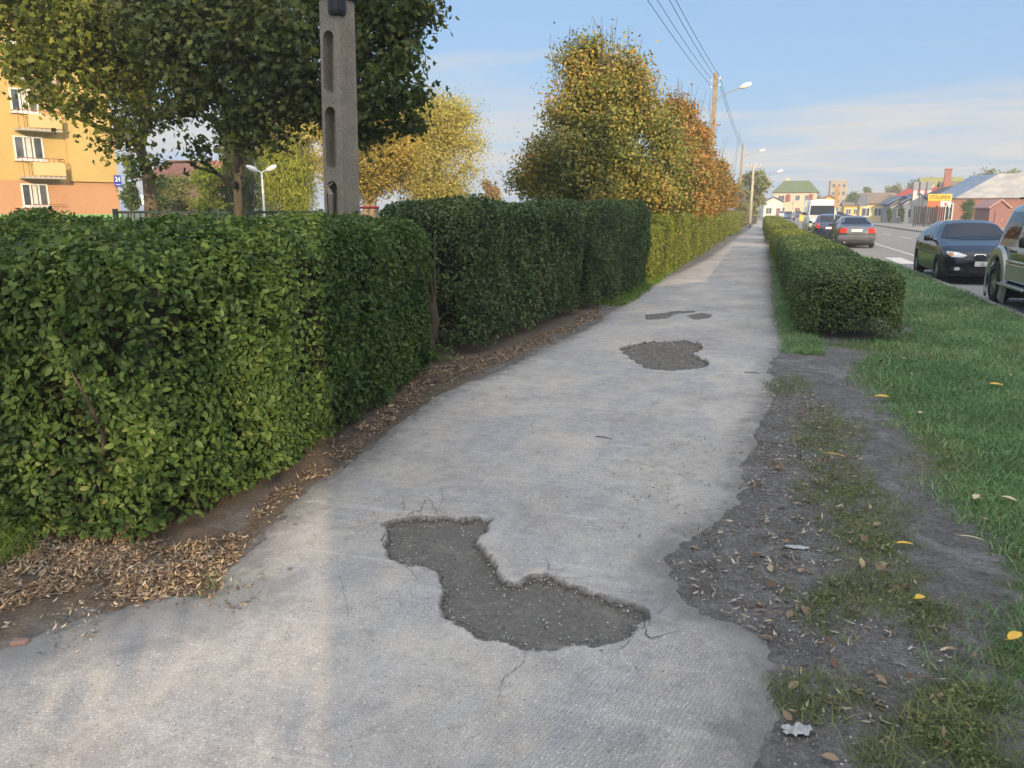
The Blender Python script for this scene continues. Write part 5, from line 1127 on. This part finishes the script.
# ---- green off-roader, three doors, facing the camera
def offroader():
    t = empty('off_road_car', (5.08, 13.25, -.09), 0, 'dark green off-road car with silver lower cladding cut by the right edge', 'car', 'cars parked along the kerb')
    gp = paint('green_car_paint', (.012, .075, .055), .35, .25); W_ = .87; Lc = 4.0
    body, bvh = car_body(Lc, [(0, .86), (.12, .98), (.9, 1.10), (1.15, 1.14), (1.65, 1.72), (2.0, 1.83), (3.3, 1.84), (3.72, 1.78), (3.9, 1.15), (4.0, 1.08)],
        [(0, .8), (.2, .93), (1.0, 1.05), (4.0, 1.08)], [(0, .74), (.15, .82), (.5, .87), (3.6, .87), (3.95, .80), (4.0, .78)],
        [(0, .66), (1.1, .74), (1.7, .66), (3.4, .65), (3.8, .66), (4.0, .7)], [(0, .42), (4.0, .42)], (.72, 3.28), .385, gp, t)
    for y in (.72, 3.28):
        for s in (-1, 1): wheel(t, s * (W_ - .07), y, .385, .26, s, 6)
    underbody(t, Lc, W_, (.72, 3.28), .385, .38)
    sil = paint('silver_cladding', (.42, .42, .38), .5, .35)
    for s in (-1, 1):
        for yc in (.72, 3.28):                # flared arches
            mb = MB(); ro, ri = .60, .445
            for (r1, x1, r2, x2) in ((.45, .895, .49, .935), (.49, .935, .62, .925), (.62, .925, .655, .865)):
                n = 20; a0, a1 = R(-32), R(212)
                for i in range(n):
                    p_, q_ = a0 + (a1 - a0) * i / n, a0 + (a1 - a0) * (i + 1) / n
                    mb.poly([(s * x1, yc + r1 * math.cos(p_), .40 + r1 * math.sin(p_)), (s * x1, yc + r1 * math.cos(q_), .40 + r1 * math.sin(q_)), (s * x2, yc + r2 * math.cos(q_), .40 + r2 * math.sin(q_)), (s * x2, yc + r2 * math.cos(p_), .40 + r2 * math.sin(p_))])
            mb.build('wheel_arch', sil, t, True)
            mb = MB(); mb.box((s * .80, yc + .46, .33), (.26, .02, .36), bev=.008); mb.build('mud_flap', M_RUBBER, t)
        mb = MB(); mb.box((s * .885, 2.0, .62), (.05, 1.4, .30), bev=.02); mb.box((s * .895, 2.0, .80), (.05, 1.4, .05), bev=.015); mb.build('side_cladding', sil, t)
        mb = MB(); mb.box((s * .93, 2.0, .40), (.17, 1.5, .05), bev=.02); mb.build('running_board', M_ALLOY, t)
        decal(bvh, [(s * x, z) for x, z in ((.48, .78), (.76, .80), (.76, .92), (.48, .92))], 'Y', -1, M_CLEAR, 'headlight', t, .01)
        mb = MB(); mb.box((s * .885, 2.55, .98), (.03, .18, .035), bev=.01); mb.build('door_handle', M_PLASTIC, t)
        mirror(t, s * .83, 1.42, 1.17, s, M_PLASTIC, sz=1.25)
    # windows with a thick pillar between
    side_windows(bvh, t, ([(1.52, 1.18), (2.42, 1.18), (2.42, 1.66), (1.95, 1.66), (1.78, 1.55)], [(2.62, 1.18), (3.66, 1.18), (3.52, 1.66), (2.62, 1.66)]))
    decal(bvh, [(-.66, 1.18), (.66, 1.18), (.60, 1.66), (-.60, 1.66)], 'Y', -1, M_CGLASS, 'windshield', t, .006); decal(bvh, [(-.6, 1.2), (.6, 1.2), (.56, 1.66), (-.56, 1.66)], 'Y', 1, M_CGLASS, 'rear_window', t, .006)
    decal(bvh, rrect(0, .84, .8, .15, .3), 'Y', -1, M_PLASTIC, 'grille', t, .01)
    mb = MB(); mb.box((0, .03, .56), (1.6, .3, .24), bev=.05); mb.build('front_bumper', sil, t); mb = MB(); mb.box((0, 3.98, .56), (1.6, .2, .22), bev=.05); mb.build('rear_bumper', sil, t)
    for s in (-1, 1): decal(bvh, rrect(s * .66, 1.0, .16, .26, .2), 'Y', 1, M_RED, 'tail_light', t, .01, 2); mb = MB(); mb.tube([(s * .6, 1.9, 1.9), (s * .6, 3.5, 1.9)], .02, 6); mb.build('roof_rail', M_PLASTIC, t)
    return t
offroader()
# ---- grey saloon seen from behind (built with its nose away from us)
def rear_car(label, loc, paint_, W_, Lc, top, belt, wr=.30, wheels=(.85, 3.45), name='saloon_car', rearwin=None, lights=None, txt=None, platez=.62, rot=0):
    t = empty(name, loc, rot, label, 'car', 'cars parked along the kerb')
    body, bvh = car_body(Lc, top, belt, [(0, W_ * .84), (.1, W_ * .93), (.4, W_), (Lc - .4, W_), (Lc, W_ * .8)], [(0, W_ * .8), (.6, W_ * .86), (1.2, W_ * .68), (1.7, W_ * .64), (2.8, W_ * .64), (3.4, W_ * .8), (Lc, W_ * .72)],
        [(0, .30), (.4, .2), (Lc - .3, .2), (Lc, .24)], wheels, wr, paint_, t)
    for y in wheels:
        for s in (-1, 1): wheel(t, s * (W_ - .11), y, wr, .19, s, 7)
    underbody(t, Lc, W_, wheels, wr)
    decal(bvh, rearwin, 'Y', -1, M_CGLASS, 'rear_window', t, .006)
    for s in (-1, 1):
        L_ = decal(bvh, [(s * x, z) for x, z in lights], 'Y', -1, M_RED, 'tail_light', t, .012, 2)
        mirror(t, s * (W_ - .04), 3.05, 1.0, s, paint_)
    return t, bvh
SP = paint('grey_blue_car_paint', (.13, .135, .155), .5, .3)
t, bv = rear_car('blue grey saloon with red tail lights seen from behind', (4.02, 38.3, -.09), SP, .84, 4.5, [(0, .92), (.12, .98), (.62, 1.02), (.75, 1.04), (1.5, 1.38), (1.9, 1.41), (2.6, 1.40), (3.3, 1.0), (4.3, .82), (4.5, .7)],
    [(0, .90), (.7, .96), (3.3, .95), (4.5, .68)], rearwin=[(-.64, 1.05), (.64, 1.05), (.52, 1.33), (-.52, 1.33)], lights=((.46, .68), (.79, .69), (.80, .90), (.46, .90)))
side_windows(bv, t, ([(1.3, 1.02), (2.05, 1.02), (2.05, 1.30), (1.65, 1.30)], [(2.12, 1.02), (2.95, 1.01), (2.6, 1.28), (2.12, 1.31)]))
plate(bv, t, .79, -1, '', 0, .5); mb = MB(); mb.box((0, .0, .47), (1.62, .12, .2), bev=.04); mb.build('rear_bumper', SP, t)
mb = MB(); mb.tube([(-.5, -.02, .26), (-.5, .2, .26)], .03, 8); mb.build('exhaust', M_STEEL, t)
t, bv = rear_car('small dark blue car with red tail lights between the saloon and the white van', (3.5, 46.5, -.09), paint('navy_car_paint', (.03, .04, .09), .4, .25), .82, 3.9, [(0, .92), (.1, 1.0), (.25, 1.05), (.7, 1.40), (1.2, 1.46), (2.2, 1.45), (2.9, 1.0), (3.7, .85), (3.9, .7)],
    [(0, .9), (2.9, .95), (3.9, .68)], wheels=(.6, 3.1), name='small_car', rearwin=[(-.58, 1.08), (.58, 1.08), (.50, 1.36), (-.50, 1.36)], lights=((.54, .70), (.76, .72), (.76, .98), (.60, .98)))
plate(bv, t, .72, -1, '')
# white van facing the camera
def van():
    t = empty('white_van', (3.62, 54.5, -.09), 0, 'white delivery van facing the camera beyond the parked cars', 'van'); vp = paint('cream_white_paint', (.72, .70, .62), 0, .35); W_ = .97; Lc = 5.2
    body, bvh = car_body(Lc, [(0, .98), (.15, 1.12), (.85, 1.3), (1.0, 1.35), (1.65, 2.15), (2.0, 2.38), (5.0, 2.42), (5.2, 2.3)], [(0, .9), (.9, 1.2), (1.6, 1.3), (5.2, 1.4)], [(0, .82), (.2, .92), (.6, .97), (5.2, .96)],
        [(0, .75), (.9, .84), (1.7, .80), (5.2, .82)], [(0, .28), (5.2, .3)], (.9, 4.2), .34, vp, t)
    for y in (.9, 4.2):
        for s in (-1, 1): wheel(t, s * (W_ - .12), y, .34, .2, s, 6, M_STEEL)
    underbody(t, Lc, W_, (.9, 4.2), .34, .25)
    decal(bvh, [(-.80, 1.36), (.80, 1.36), (.72, 1.98), (-.72, 1.98)], 'Y', -1, M_CGLASS, 'windshield', t, .006); side_windows(bvh, t, ([(1.35, 1.4), (2.3, 1.4), (2.3, 1.98), (1.75, 1.98)],))
    for s in (-1, 1): decal(bvh, rrect(s * .72, .92, .26, .22, .3), 'Y', -1, M_CLEAR, 'headlight', t, .01, 2); mirror(t, s * .95, 1.3, 1.45, s, M_PLASTIC, sz=1.4)
    decal(bvh, rrect(0, .92, .8, .16, .3), 'Y', -1, M_PLASTIC, 'grille', t, .01); mb = MB(); mb.box((0, .02, .5), (1.75, .2, .26), bev=.05); mb.build('bumper', M_PLASTIC, t); plate(bvh, t, .62, -1, '')
van()
# tiny far cars
def far_car(label, px, D, mat, dx=0, group='far parked cars', rz=0):
    b = P(px, 236, D); t = empty('parked_car', (b.x, b.y, -.02), rz, label, 'car', group)
    body, bvh = car_body(4.2, [(0, .7), (.8, .9), (1.3, 1.0), (1.9, 1.4), (3.2, 1.4), (3.8, 1.0), (4.2, .85)], [(0, .65), (1, .9), (4.2, .85)], [(0, .7), (.4, .85), (3.8, .85), (4.2, .7)], [(0, .6), (1.2, .7), (1.9, .58), (3.2, .56), (4.2, .6)], [(0, .2), (4.2, .22)], (.8, 3.4), .3, mat, t, nu=60)
    for y in (.8, 3.4):
        for s in (-1, 1): wheel(t, s * .75, y, .3, .2, s, 5)
    decal(bvh, [(-.62, 1.02), (.62, 1.02), (.54, 1.33), (-.54, 1.33)], 'Y', -1, M_CGLASS, 'windshield', t); side_windows(bvh, t, ([(1.7, 1.02), (2.5, 1.02), (2.5, 1.32), (2.1, 1.32)], [(2.58, 1.02), (3.5, 1.02), (3.2, 1.32), (2.58, 1.32)]))
    for s in (-1, 1): decal(bvh, rrect(s * .6, .68, .25, .12, .3), 'Y', -1, M_CLEAR, 'headlight', t, .01, 1)
far_car('dark violet blue car far down the street left of the slim posts', 788, 122, paint('violet_blue', (.05, .05, .14)))
far_car('dark car beyond, left of the violet blue car', 797, 165, paint('dark_grey_car', (.03, .03, .035)))
far_car('white parked car in front of the green roofed house', 781, 172, paint('white_car', (.6, .6, .6), 0))
far_car('dark blue car parked in front of the small yellow house', 852, 128, paint('dark_blue_car', (.02, .03, .07)), rz=1.5)
for k, (px, c_, lb) in enumerate(((250, (.03, .03, .04), 'black'), (281, (.05, .08, .20), 'blue'), (305, (.30, .31, .34), 'silver'))):
    far_car(f'{lb} car parked under the willows behind the green fence', px, 31 + k, paint(lb + '_far', c_), rz=YAW + 1.4, group='cars parked under the willows')

# ------------------------------------------------------------------ ground cover
def gz(x, y): return ground_z(x, y)
def blades(name, x, y, h, wd, mat, lean=.5, parent=None, kind='stuff'):
    n = len(x); r = np.random.default_rng(n); a = r.uniform(0, 2 * PI, n); hh = h * r.uniform(.45, 1.25, n); ln = r.normal(size=(n, 2)) * lean * hh[:, None]
    z = gz(x, y) - .004; wx, wy = np.cos(a) * wd / 2, np.sin(a) * wd / 2
    V = np.zeros((n, 5, 3)); b = np.stack([x, y, z], 1); o = np.stack([wx, wy, 0 * x], 1)
    V[:, 0] = b - o; V[:, 1] = b + o; mid = b + np.stack([ln[:, 0] * .35, ln[:, 1] * .35, hh * .6], 1); V[:, 2] = mid + o * .75; V[:, 3] = mid - o * .75; tip = b + np.stack([ln[:, 0], ln[:, 1], hh], 1); V[:, 4] = tip
    i = np.arange(n)[:, None] * 5; F = np.concatenate([i + [0, 1, 2, 3], i + [3, 2, 4, 4]], 1).reshape(-1, 4)
    Ft = np.concatenate([i + [0, 1, 2], i + [0, 2, 3], i + [3, 2, 4]], 1).reshape(-1, 3)
    return tag(mesh_np(name, V.reshape(-1, 3), Ft, mat, parent), kind=kind)
M_GR = leafmat('grass_blade', [(0, (0.084, 0.144, 0.060)), (.4, (0.156, 0.264, 0.108)), (.75, (0.240, 0.372, 0.156)), (.9, (0.360, 0.408, 0.192)), (1, (0.504, 0.456, 0.264))], .3, .5, .35, (.9, .4))
M_GRL = leafmat('grass_blade_left', [(0, (0.060, 0.132, 0.014)), (.6, (0.132, 0.240, 0.030)), (1, (0.300, 0.312, 0.084))], .3, .5, .3)
M_DRYG = leafmat('dry_grass_blade', [(0, (.14, .17, .06)), (.5, (.24, .26, .10)), (1, (.42, .36, .2))], .3, .6, .2)
M_WD = leafmat('weed_leaf', [(0, (.07, .10, .04)), (.4, (.14, .18, .06)), (.75, (.22, .26, .10)), (1, (.38, .33, .18))], .3, .5, .3, (5, .3))
# lawn right of the path: density falls with distance
def samp(n, x0, x1, y0, y1, pw=2.2):
    u = rng.uniform(0, 1, n); e = 1 - pw; y = (y0 ** e + u * (y1 ** e - y0 ** e)) ** (1 / e); return rng.uniform(x0, x1, n), y
x, y = samp(620000, .3, 3.97, 2.0, 40, 1.9)
# keep only where the camera region and its surroundings can see
s_ = sdpoly(x, y, GRASS_R) + .22 * (fbm(x * 3, y * 3, 91) - .5) * 2
dens = np.clip(-s_ / .5, .12, 1) * (.55 + .8 * (fbm(x * 2.4, y * 2.4, 95) - .2)); k = (s_ < 0) & (rng.uniform(0, 1, len(x)) < dens * np.where(fbm(x * 1.1, y * 1.1, 93) > .62, .5, 1)); x, y = x[k], y[k]
ky = fbm(x * 1.7, y * 1.7, 94) + .25 * (rng.uniform(0, 1, len(x)) - .5) + .25 * np.clip(sdpoly(x, y, GRASS_R) + .5, 0, .5) > .66
blades('grass', x[ky], y[ky], .032, .004, M_DRYG, 1.2)
x, y = x[~ky], y[~ky]
blades('grass', x, y, np.clip(.032 + .002 * y, .034, .075), np.clip(.0030 + .0010 * y, .004, .02), M_GR, .75)
# weeds along the dirt
x, y = samp(120000, .1, 2.2, 1.9, 12, 1.6); s_ = sdmany(x, y, WEED) + .16 * (fbm(x * 5, y * 5, 97) - .5) * 2 + .05 * (vn(x * 30, y * 30, 96) - .5)
k = (s_ < .0) & (rng.uniform(0, 1, len(x)) < np.clip((fbm(x * 9, y * 9, 98) - .40) * 4, .02, .8) * np.clip(-s_ / .08 + .2, .1, 1)); xw, yw = x[k], y[k]; q = np.stack([xw, yw, gz(xw, yw) + rng.uniform(.0, .035, len(xw))], 1)
tag(scatter('weeds', q, np.tile([0, 0, 1.], (len(q), 1)), .016, T_OVAL, M_WD, None, tilt=.6), kind='stuff')
k = (s_ < .10) & (rng.uniform(0, 1, len(x)) < np.clip(.5 - s_ * 4, .12, .6)); blades('grass', x[k], y[k], .045, .0035, M_WD, 1.1)
# shadowy grass along the low hedge foot and left edges
x, y = samp(60000, -.15, .75, 9.2, 40, 1.5); k = rng.uniform(0, 1, len(x)) < np.clip((x + .05 - .12 * fbm(x * 3, y * .8, 99)) / .35 - .6, 0, 1); blades('grass', x[k], y[k], .07, .009, M_GR, .8)
x = rng.uniform(-2.7, -1.75, 16000); y = rng.uniform(13, 34, 16000); k = x < -2.15 + .25 * (fbm(x * 2, y * .9, 101) - .5); blades('grass', x[k], y[k], .09, .013, M_GRL, .8)
px_ = rng.uniform(-8, -2.2, 90000); py_ = rng.uniform(2.0, 4.2, 90000); s_ = sdmany(px_, py_, GRASS_L[:2]) + .1 * (fbm(px_ * 4, py_ * 4, 103) - .5); k = s_ < 0; blades('grass', px_[k], py_[k], .075, .005, M_GRL, .9)
px_ = rng.uniform(-3, -1.8, 30000); py_ = rng.uniform(2.0, 3.2, 30000); s_ = sdpoly(px_, py_, GRASS_L[2]) + .12 * (fbm(px_ * 7, py_ * 7, 105) - .5); k = (s_ < 0) & (rng.uniform(0, 1, 30000) < .3); blades('grass', px_[k], py_[k], .03, .003, M_GR, 1.3)
x = rng.uniform(-40, -4.6, 60000); y = rng.uniform(6, 45, 60000); blades('grass', x, y, .12, .03, M_GRL, .8)

# fallen leaves
M_LIT = leafmat('dry_leaf', [(0, (.09, .055, .038)), (.35, (.20, .135, .09)), (.7, (.33, .24, .165)), (1, (.48, .38, .24))], .12, .7, .2)
M_LITD = leafmat('dull_leaf', [(0, (0.105, 0.083, 0.068)), (.5, (0.240, 0.195, 0.150)), (1, (0.540, 0.480, 0.390))], .1, .7, .2)
def litter_on(name, polys, n, size, mat, jit=.1, thr=None, z0=.004, tpl=T_NARR, seed=1, onpath=False):
    r = np.random.default_rng(seed); pts = np.concatenate([np.array(p) for p in polys]); lo, hi = pts.min(0), pts.max(0)
    x = r.uniform(lo[0], hi[0], n); y = r.uniform(lo[1], hi[1], n); s = sdmany(x, y, polys) + jit * (fbm(x * 4, y * 4, seed) - .5) * 2; k = s < 0
    if thr is not None: k &= fbm(x * 6, y * 6, seed + 50) > thr
    x, y = x[k], y[k]; z = gz(x, y) + z0 + r.uniform(0, .012, len(x))
    if onpath: z = .012 + .02 * (fbm(x * .9, y * .9, 61) - .5) + .006 + r.uniform(0, .004, len(x))
    q = np.stack([x, y, z], 1); tag(scatter(name, q, np.tile([0, 0, 1.], (len(q), 1)), size, tpl, mat, None, tilt=.35, smin=.5, smax=1.35), kind='stuff')
LL = pxl([(-300,500),(0,478),(60,470),(110,500),(180,545),(240,540),(200,575),(262,602),(150,612),(60,590),(0,612),(-300,680)])
HB_ = pxl([(215,570),(250,520),(330,448),(430,368),(520,345),(600,308),(598,318),(545,345),(490,368),(440,388),(400,420),(330,472),(270,510),(230,550)])
litter_on('fallen_leaves', [LL], 80000, .031, M_LIT, .20, .36, seed=3)
litter_on('fallen_leaves', [LL], 40000, .030, M_LITD, .35, .44, seed=33)
litter_on('fallen_leaves', [LL + []], 9000, .026, M_LITD, .9, .5, seed=35, z0=.016)
litter_on('fallen_leaves', [HB_], 34000, .036, M_LIT, .12, .38, seed=4)
litter_on('fallen_leaves', [[(x_ + .1, y_) for x_, y_ in HB_]], 3000, .036, M_LITD, .25, .45, seed=14, z0=.02)
RD = pxl([(762,385),(810,385),(860,470),(905,560),(960,640),(960,775),(775,775),(775,650),(680,600),(670,560),(740,510),(765,430)])
litter_on('fallen_leaves', [RD], 4200, .036, M_LITD, .10, .50, seed=5); litter_on('fallen_leaves', [RD], 900, .034, M_LIT, .10, .5, seed=6)
litter_on('fallen_leaves', [DUST], 1500, .026, M_LITD, .1, .52, seed=7, onpath=True)
litter_on('fallen_leaves', [[(-1.9, 2.2), (0, 2.2), (.1, 9), (-1.9, 9)]], 260, .024, M_LITD, .1, .5, seed=8, onpath=True)
litter_on('fallen_leaves', [POT2], 700, .04, M_LIT, .02, .35, z0=.012, seed=9); litter_on('fallen_leaves', [POT1], 90, .03, M_LIT, .02, .5, z0=.01, seed=10)
litter_on('fallen_leaves', [GRASS_R], 2200, .04, M_LIT, .1, .6, z0=.05, seed=11, tpl=T_DIAM)
litter_on('fallen_leaves', [LL, HB_], 900, .05, M_LIT, .2, .4, z0=.02, seed=21, tpl=T_OVAL)
litter_on('fallen_leaves', [RD], 420, .045, M_LIT, .1, .45, z0=.012, seed=22, tpl=T_OVAL)
litter_on('fallen_leaves', [GRASS_R], 700, .05, M_LIT, .1, .5, z0=.045, seed=23, tpl=T_OVAL)
litter_on('fallen_leaves', WEED, 1500, .034, M_LIT, .2, .4, z0=.02, seed=24)
# gravel specks on soil and path
def pebbles(name, polys, n, size, mat, seed, path_=False):
    r = np.random.default_rng(seed); pts = np.concatenate([np.array(p) for p in polys]); lo, hi = pts.min(0), pts.max(0)
    x = r.uniform(lo[0], hi[0], n); y = r.uniform(lo[1], hi[1], n); k = sdmany(x, y, polys) < 0; x, y = x[k], y[k]; n = len(x)
    z = gz(x, y) if not path_ else .012 + .02 * (fbm(x * .9, y * .9, 61) - .5) + .001
    T = np.array([(1, 0, 0), (0, 1, 0), (-1, 0, 0), (0, -1, 0), (0, 0, .8), (0, 0, -.8)]) ; F = np.array([(0, 1, 4), (1, 2, 4), (2, 3, 4), (3, 0, 4), (1, 0, 5), (2, 1, 5), (3, 2, 5), (0, 3, 5)])
    s = size * r.uniform(.3, 1, n) ** 1.6; V = np.stack([x, y, z], 1)[:, None] + (T[None] * r.uniform(.6, 1.2, (n, 6, 1))) * s[:, None, None]
    tag(mesh_np(name, V.reshape(-1, 3), (F[None] + (np.arange(n) * 6)[:, None, None]).reshape(-1, 3), mat, smooth=True), kind='stuff')
M_PEB = leafmat('pebble', [(0, (.08, .08, .08)), (.6, (.25, .24, .23)), (1, (.55, .53, .5))], 0, .9, .2)
r_ = np.random.default_rng(5)
for pp_, cnt in ((POT1, 1500), (POT2, 500)):
    P_ = np.array(pp_); k_ = r_.integers(0, len(P_), cnt); t_ = r_.uniform(0, 1, cnt)[:, None]; q = P_[k_] * (1 - t_) + P_[(k_ + 1) % len(P_)] * t_ + r_.normal(size=(cnt, 2)) * .03
    c_ = P_.mean(0); q = q + (c_ - q) * r_.uniform(0, .08, (cnt, 1))
    T = np.array([(1, 0, 0), (0, 1, 0), (-1, 0, 0), (0, -1, 0), (0, 0, .8), (0, 0, -.8)]); F_ = np.array([(0, 1, 4), (1, 2, 4), (2, 3, 4), (3, 0, 4), (1, 0, 5), (2, 1, 5), (3, 2, 5), (0, 3, 5)])
    z_ = .012 + .02 * (fbm(q[:, 0] * .9, q[:, 1] * .9, 61) - .5) - .022; V_ = np.concatenate([q, z_[:, None]], 1)[:, None] + T[None] * r_.uniform(.5, 1.2, (cnt, 6, 1)) * (.007 * r_.uniform(.2, 1, cnt) ** 1.8)[:, None, None]
    tag(mesh_np('gravel', V_.reshape(-1, 3), (F_[None] + (np.arange(cnt) * 6)[:, None, None]).reshape(-1, 3), M_PEB), kind='stuff')
pebbles('gravel', [RD], 3200, .009, M_PEB, 1); pebbles('soil_crumbs', [RD], 12000, .010, plain('soil_crumb', (.17, .165, .16), .95, 0, .4, 60), 8); pebbles('gravel', [LL, HB_], 3000, .009, M_PEB, 2); pebbles('gravel', [POT1], 1600, .007, M_PEB, 3)

# a few big single leaves and bits of rubbish
M_YLF = plain('yellow_leaf', (.68, .42, .05), .6, 0, .15, 40); M_PLF = plain('pale_leaf', (.55, .45, .26), .7, 0, .15, 40); M_BLF = plain('brown_leaf', (.30, .17, .09), .8, 0, .2, 40); M_PAPER = plain('litter_paper', (.36, .37, .38), .6, 0, .12, 30)
def single_leaf(label, px, py, ln, wd, ang, mat, grp='large single fallen leaves', z=.05, name='fallen_leaf'):
    x, y = G(px, py); mb = MB(); n = 8; rows = []
    for i in range(n + 1):
        t_ = i / n; w_ = wd / 2 * math.sin(PI * t_ ** .85) ** .8 + .0008; zc_ = .006 * math.sin(PI * t_) ; rows.append([mb.bm.verts.new((t_ * ln - ln / 2, s * w_, zc_ + abs(s) * w_ * .18)) for s in (-1, -.5, 0, .5, 1)])
    for i in range(n):
        for j in range(4): mb.bm.faces.new([rows[i][j], rows[i + 1][j], rows[i + 1][j + 1], rows[i][j + 1]])
    mb.tube([(-ln / 2, 0, 0), (-ln * .68, .004, .004)], .0012, 5)
    o = mb.build(name, mat, None, True); so = o.modifiers.new('s', 'SOLIDIFY'); so.thickness = .0008
    o.location = (x, y, float(gz(np.array([x]), np.array([y]))[0]) + z); o.rotation_euler = (random.uniform(-.15, .15), random.uniform(-.15, .15), ang); return tag(o, label, 'leaf', grp)
for a in (('bright yellow leaf on the grass at the right edge', 1013, 648, .085, .035, .8, M_YLF), ('yellow leaf on the lawn below the off-road car', 996, 390, .12, .06, .1, M_YLF), ('narrow yellow leaf on the weeds beside the blue grey dirt', 835, 462, .13, .03, .0, M_YLF),
          ('slim yellow leaf beside the bare dirt right of the middle weeds', 904, 553, .085, .022, .25, M_YLF), ('orange yellow leaf near the end of the low hedge', 881, 402, .12, .05, -.3, M_YLF), ('small yellow leaf lying below the slim yellow leaf', 919, 607, .05, .032, .6, M_YLF),
          ('pale curled leaf on the lawn above the right edge leaf', 975, 505, .09, .035, 1.2, M_PLF), ('pale leaf on the lawn, middle of the right edge', 1008, 507, .08, .03, -.5, M_PLF), ('long pale leaf lying across the lawn edge', 970, 546, .11, .02, -.25, M_PLF), ('pale leaf at the foot of the low hedge', 921, 419, .08, .04, .9, M_PLF)):
    single_leaf(*a)
single_leaf('brown leaf caught in the left of the near hedge bottom', 26, 440, .07, .05, .5, M_BLF, None, .12)
def scrap(name, label, px, py, ln, wd, ang, amp, cat):
    x, y = G(px, py); mb = MB(); r = random.Random(px); nx_, ny_ = 9, 5
    g = [[mb.bm.verts.new(((i / nx_ - .5) * ln + r.gauss(0, .003), (j / ny_ - .5) * wd * (.55 + .45 * math.sin(PI * (i + 1) / (nx_ + 2))) + r.gauss(0, .0025), amp * (r.random() + .6 * math.sin(i * 1.7 + j)))) for j in range(ny_ + 1)] for i in range(nx_ + 1)]
    for i in range(nx_):
        for j in range(ny_): mb.bm.faces.new([g[i][j], g[i + 1][j], g[i + 1][j + 1], g[i][j + 1]])
    o = mb.build(name, M_PAPER); so = o.modifiers.new('s', 'SOLIDIFY'); so.thickness = .0008; o.location = (x, y, float(gz(np.array([x]), np.array([y]))[0]) + .010); o.rotation_euler = (0, 0, ang); tag(o, label, cat)
scrap('wrapper', 'crumpled whitish wrapper on the dirt near the bottom right', 797, 733, .095, .045, .35, .010, 'wrapper')
scrap('paper_scrap', 'flat pale grey scrap lying on the dirt right of the dusty path', 797, 548, .11, .035, .1, .002, 'paper')
# brick fragment sunk in the path
x, y = G(21, 646); mb = MB(); mb.box((0, 0, -.006), (.062, .04, .026), bev=.010); o = mb.build('brick_fragment', plain('brick_red', (.24, .15, .125), .9, 0, .2, 30), None, True); o.location = (x, y, pathz(x, y) + .002); o.rotation_euler = (0, 0, .3); tag(o, 'pinkish brick fragment stuck in the path at the lower left', 'brick')
# twigs
for k, (px, py, ln, a, lb) in enumerate(((752, 375, .16, -.15, 'dark twig lying on the path left of the small weed clump'), (604, 440, .14, -.2, 'thin twig lying on the pale path between the two potholes'))):
    x, y = G(px, py); mb = MB(); mb.tube([(-ln / 2, 0, 0), (-ln * .1, .008, .003), (ln / 2, -.004, .001)], [.003, .004, .0015], 6); o = mb.build('twig', M_TWIG, None, True); o.location = (x, y, pathz(x, y) + .008); o.rotation_euler = (0, 0, a); tag(o, lb, 'twig', 'twigs on the path')

# ------------------------------------------------------------------ evening haze
mb = MB(); mb.box((0, 130, 9.5), (560, 480, 23)); hz = mb.build('haze', plain('t', (1, 1, 1)), None)
m = bpy.data.materials.new('haze_air'); m.use_nodes = True; n_ = m.node_tree.nodes; n_.clear(); o_ = n_.new('ShaderNodeOutputMaterial'); v_ = n_.new('ShaderNodeVolumePrincipled')
v_.inputs['Color'].default_value = (.93, .94, .96, 1); v_.inputs['Density'].default_value = .0015; v_.inputs['Anisotropy'].default_value = .1
m.node_tree.links.new(v_.outputs[0], o_.inputs['Volume']); hz.data.materials.clear(); hz.data.materials.append(m); tag(hz, kind='stuff')
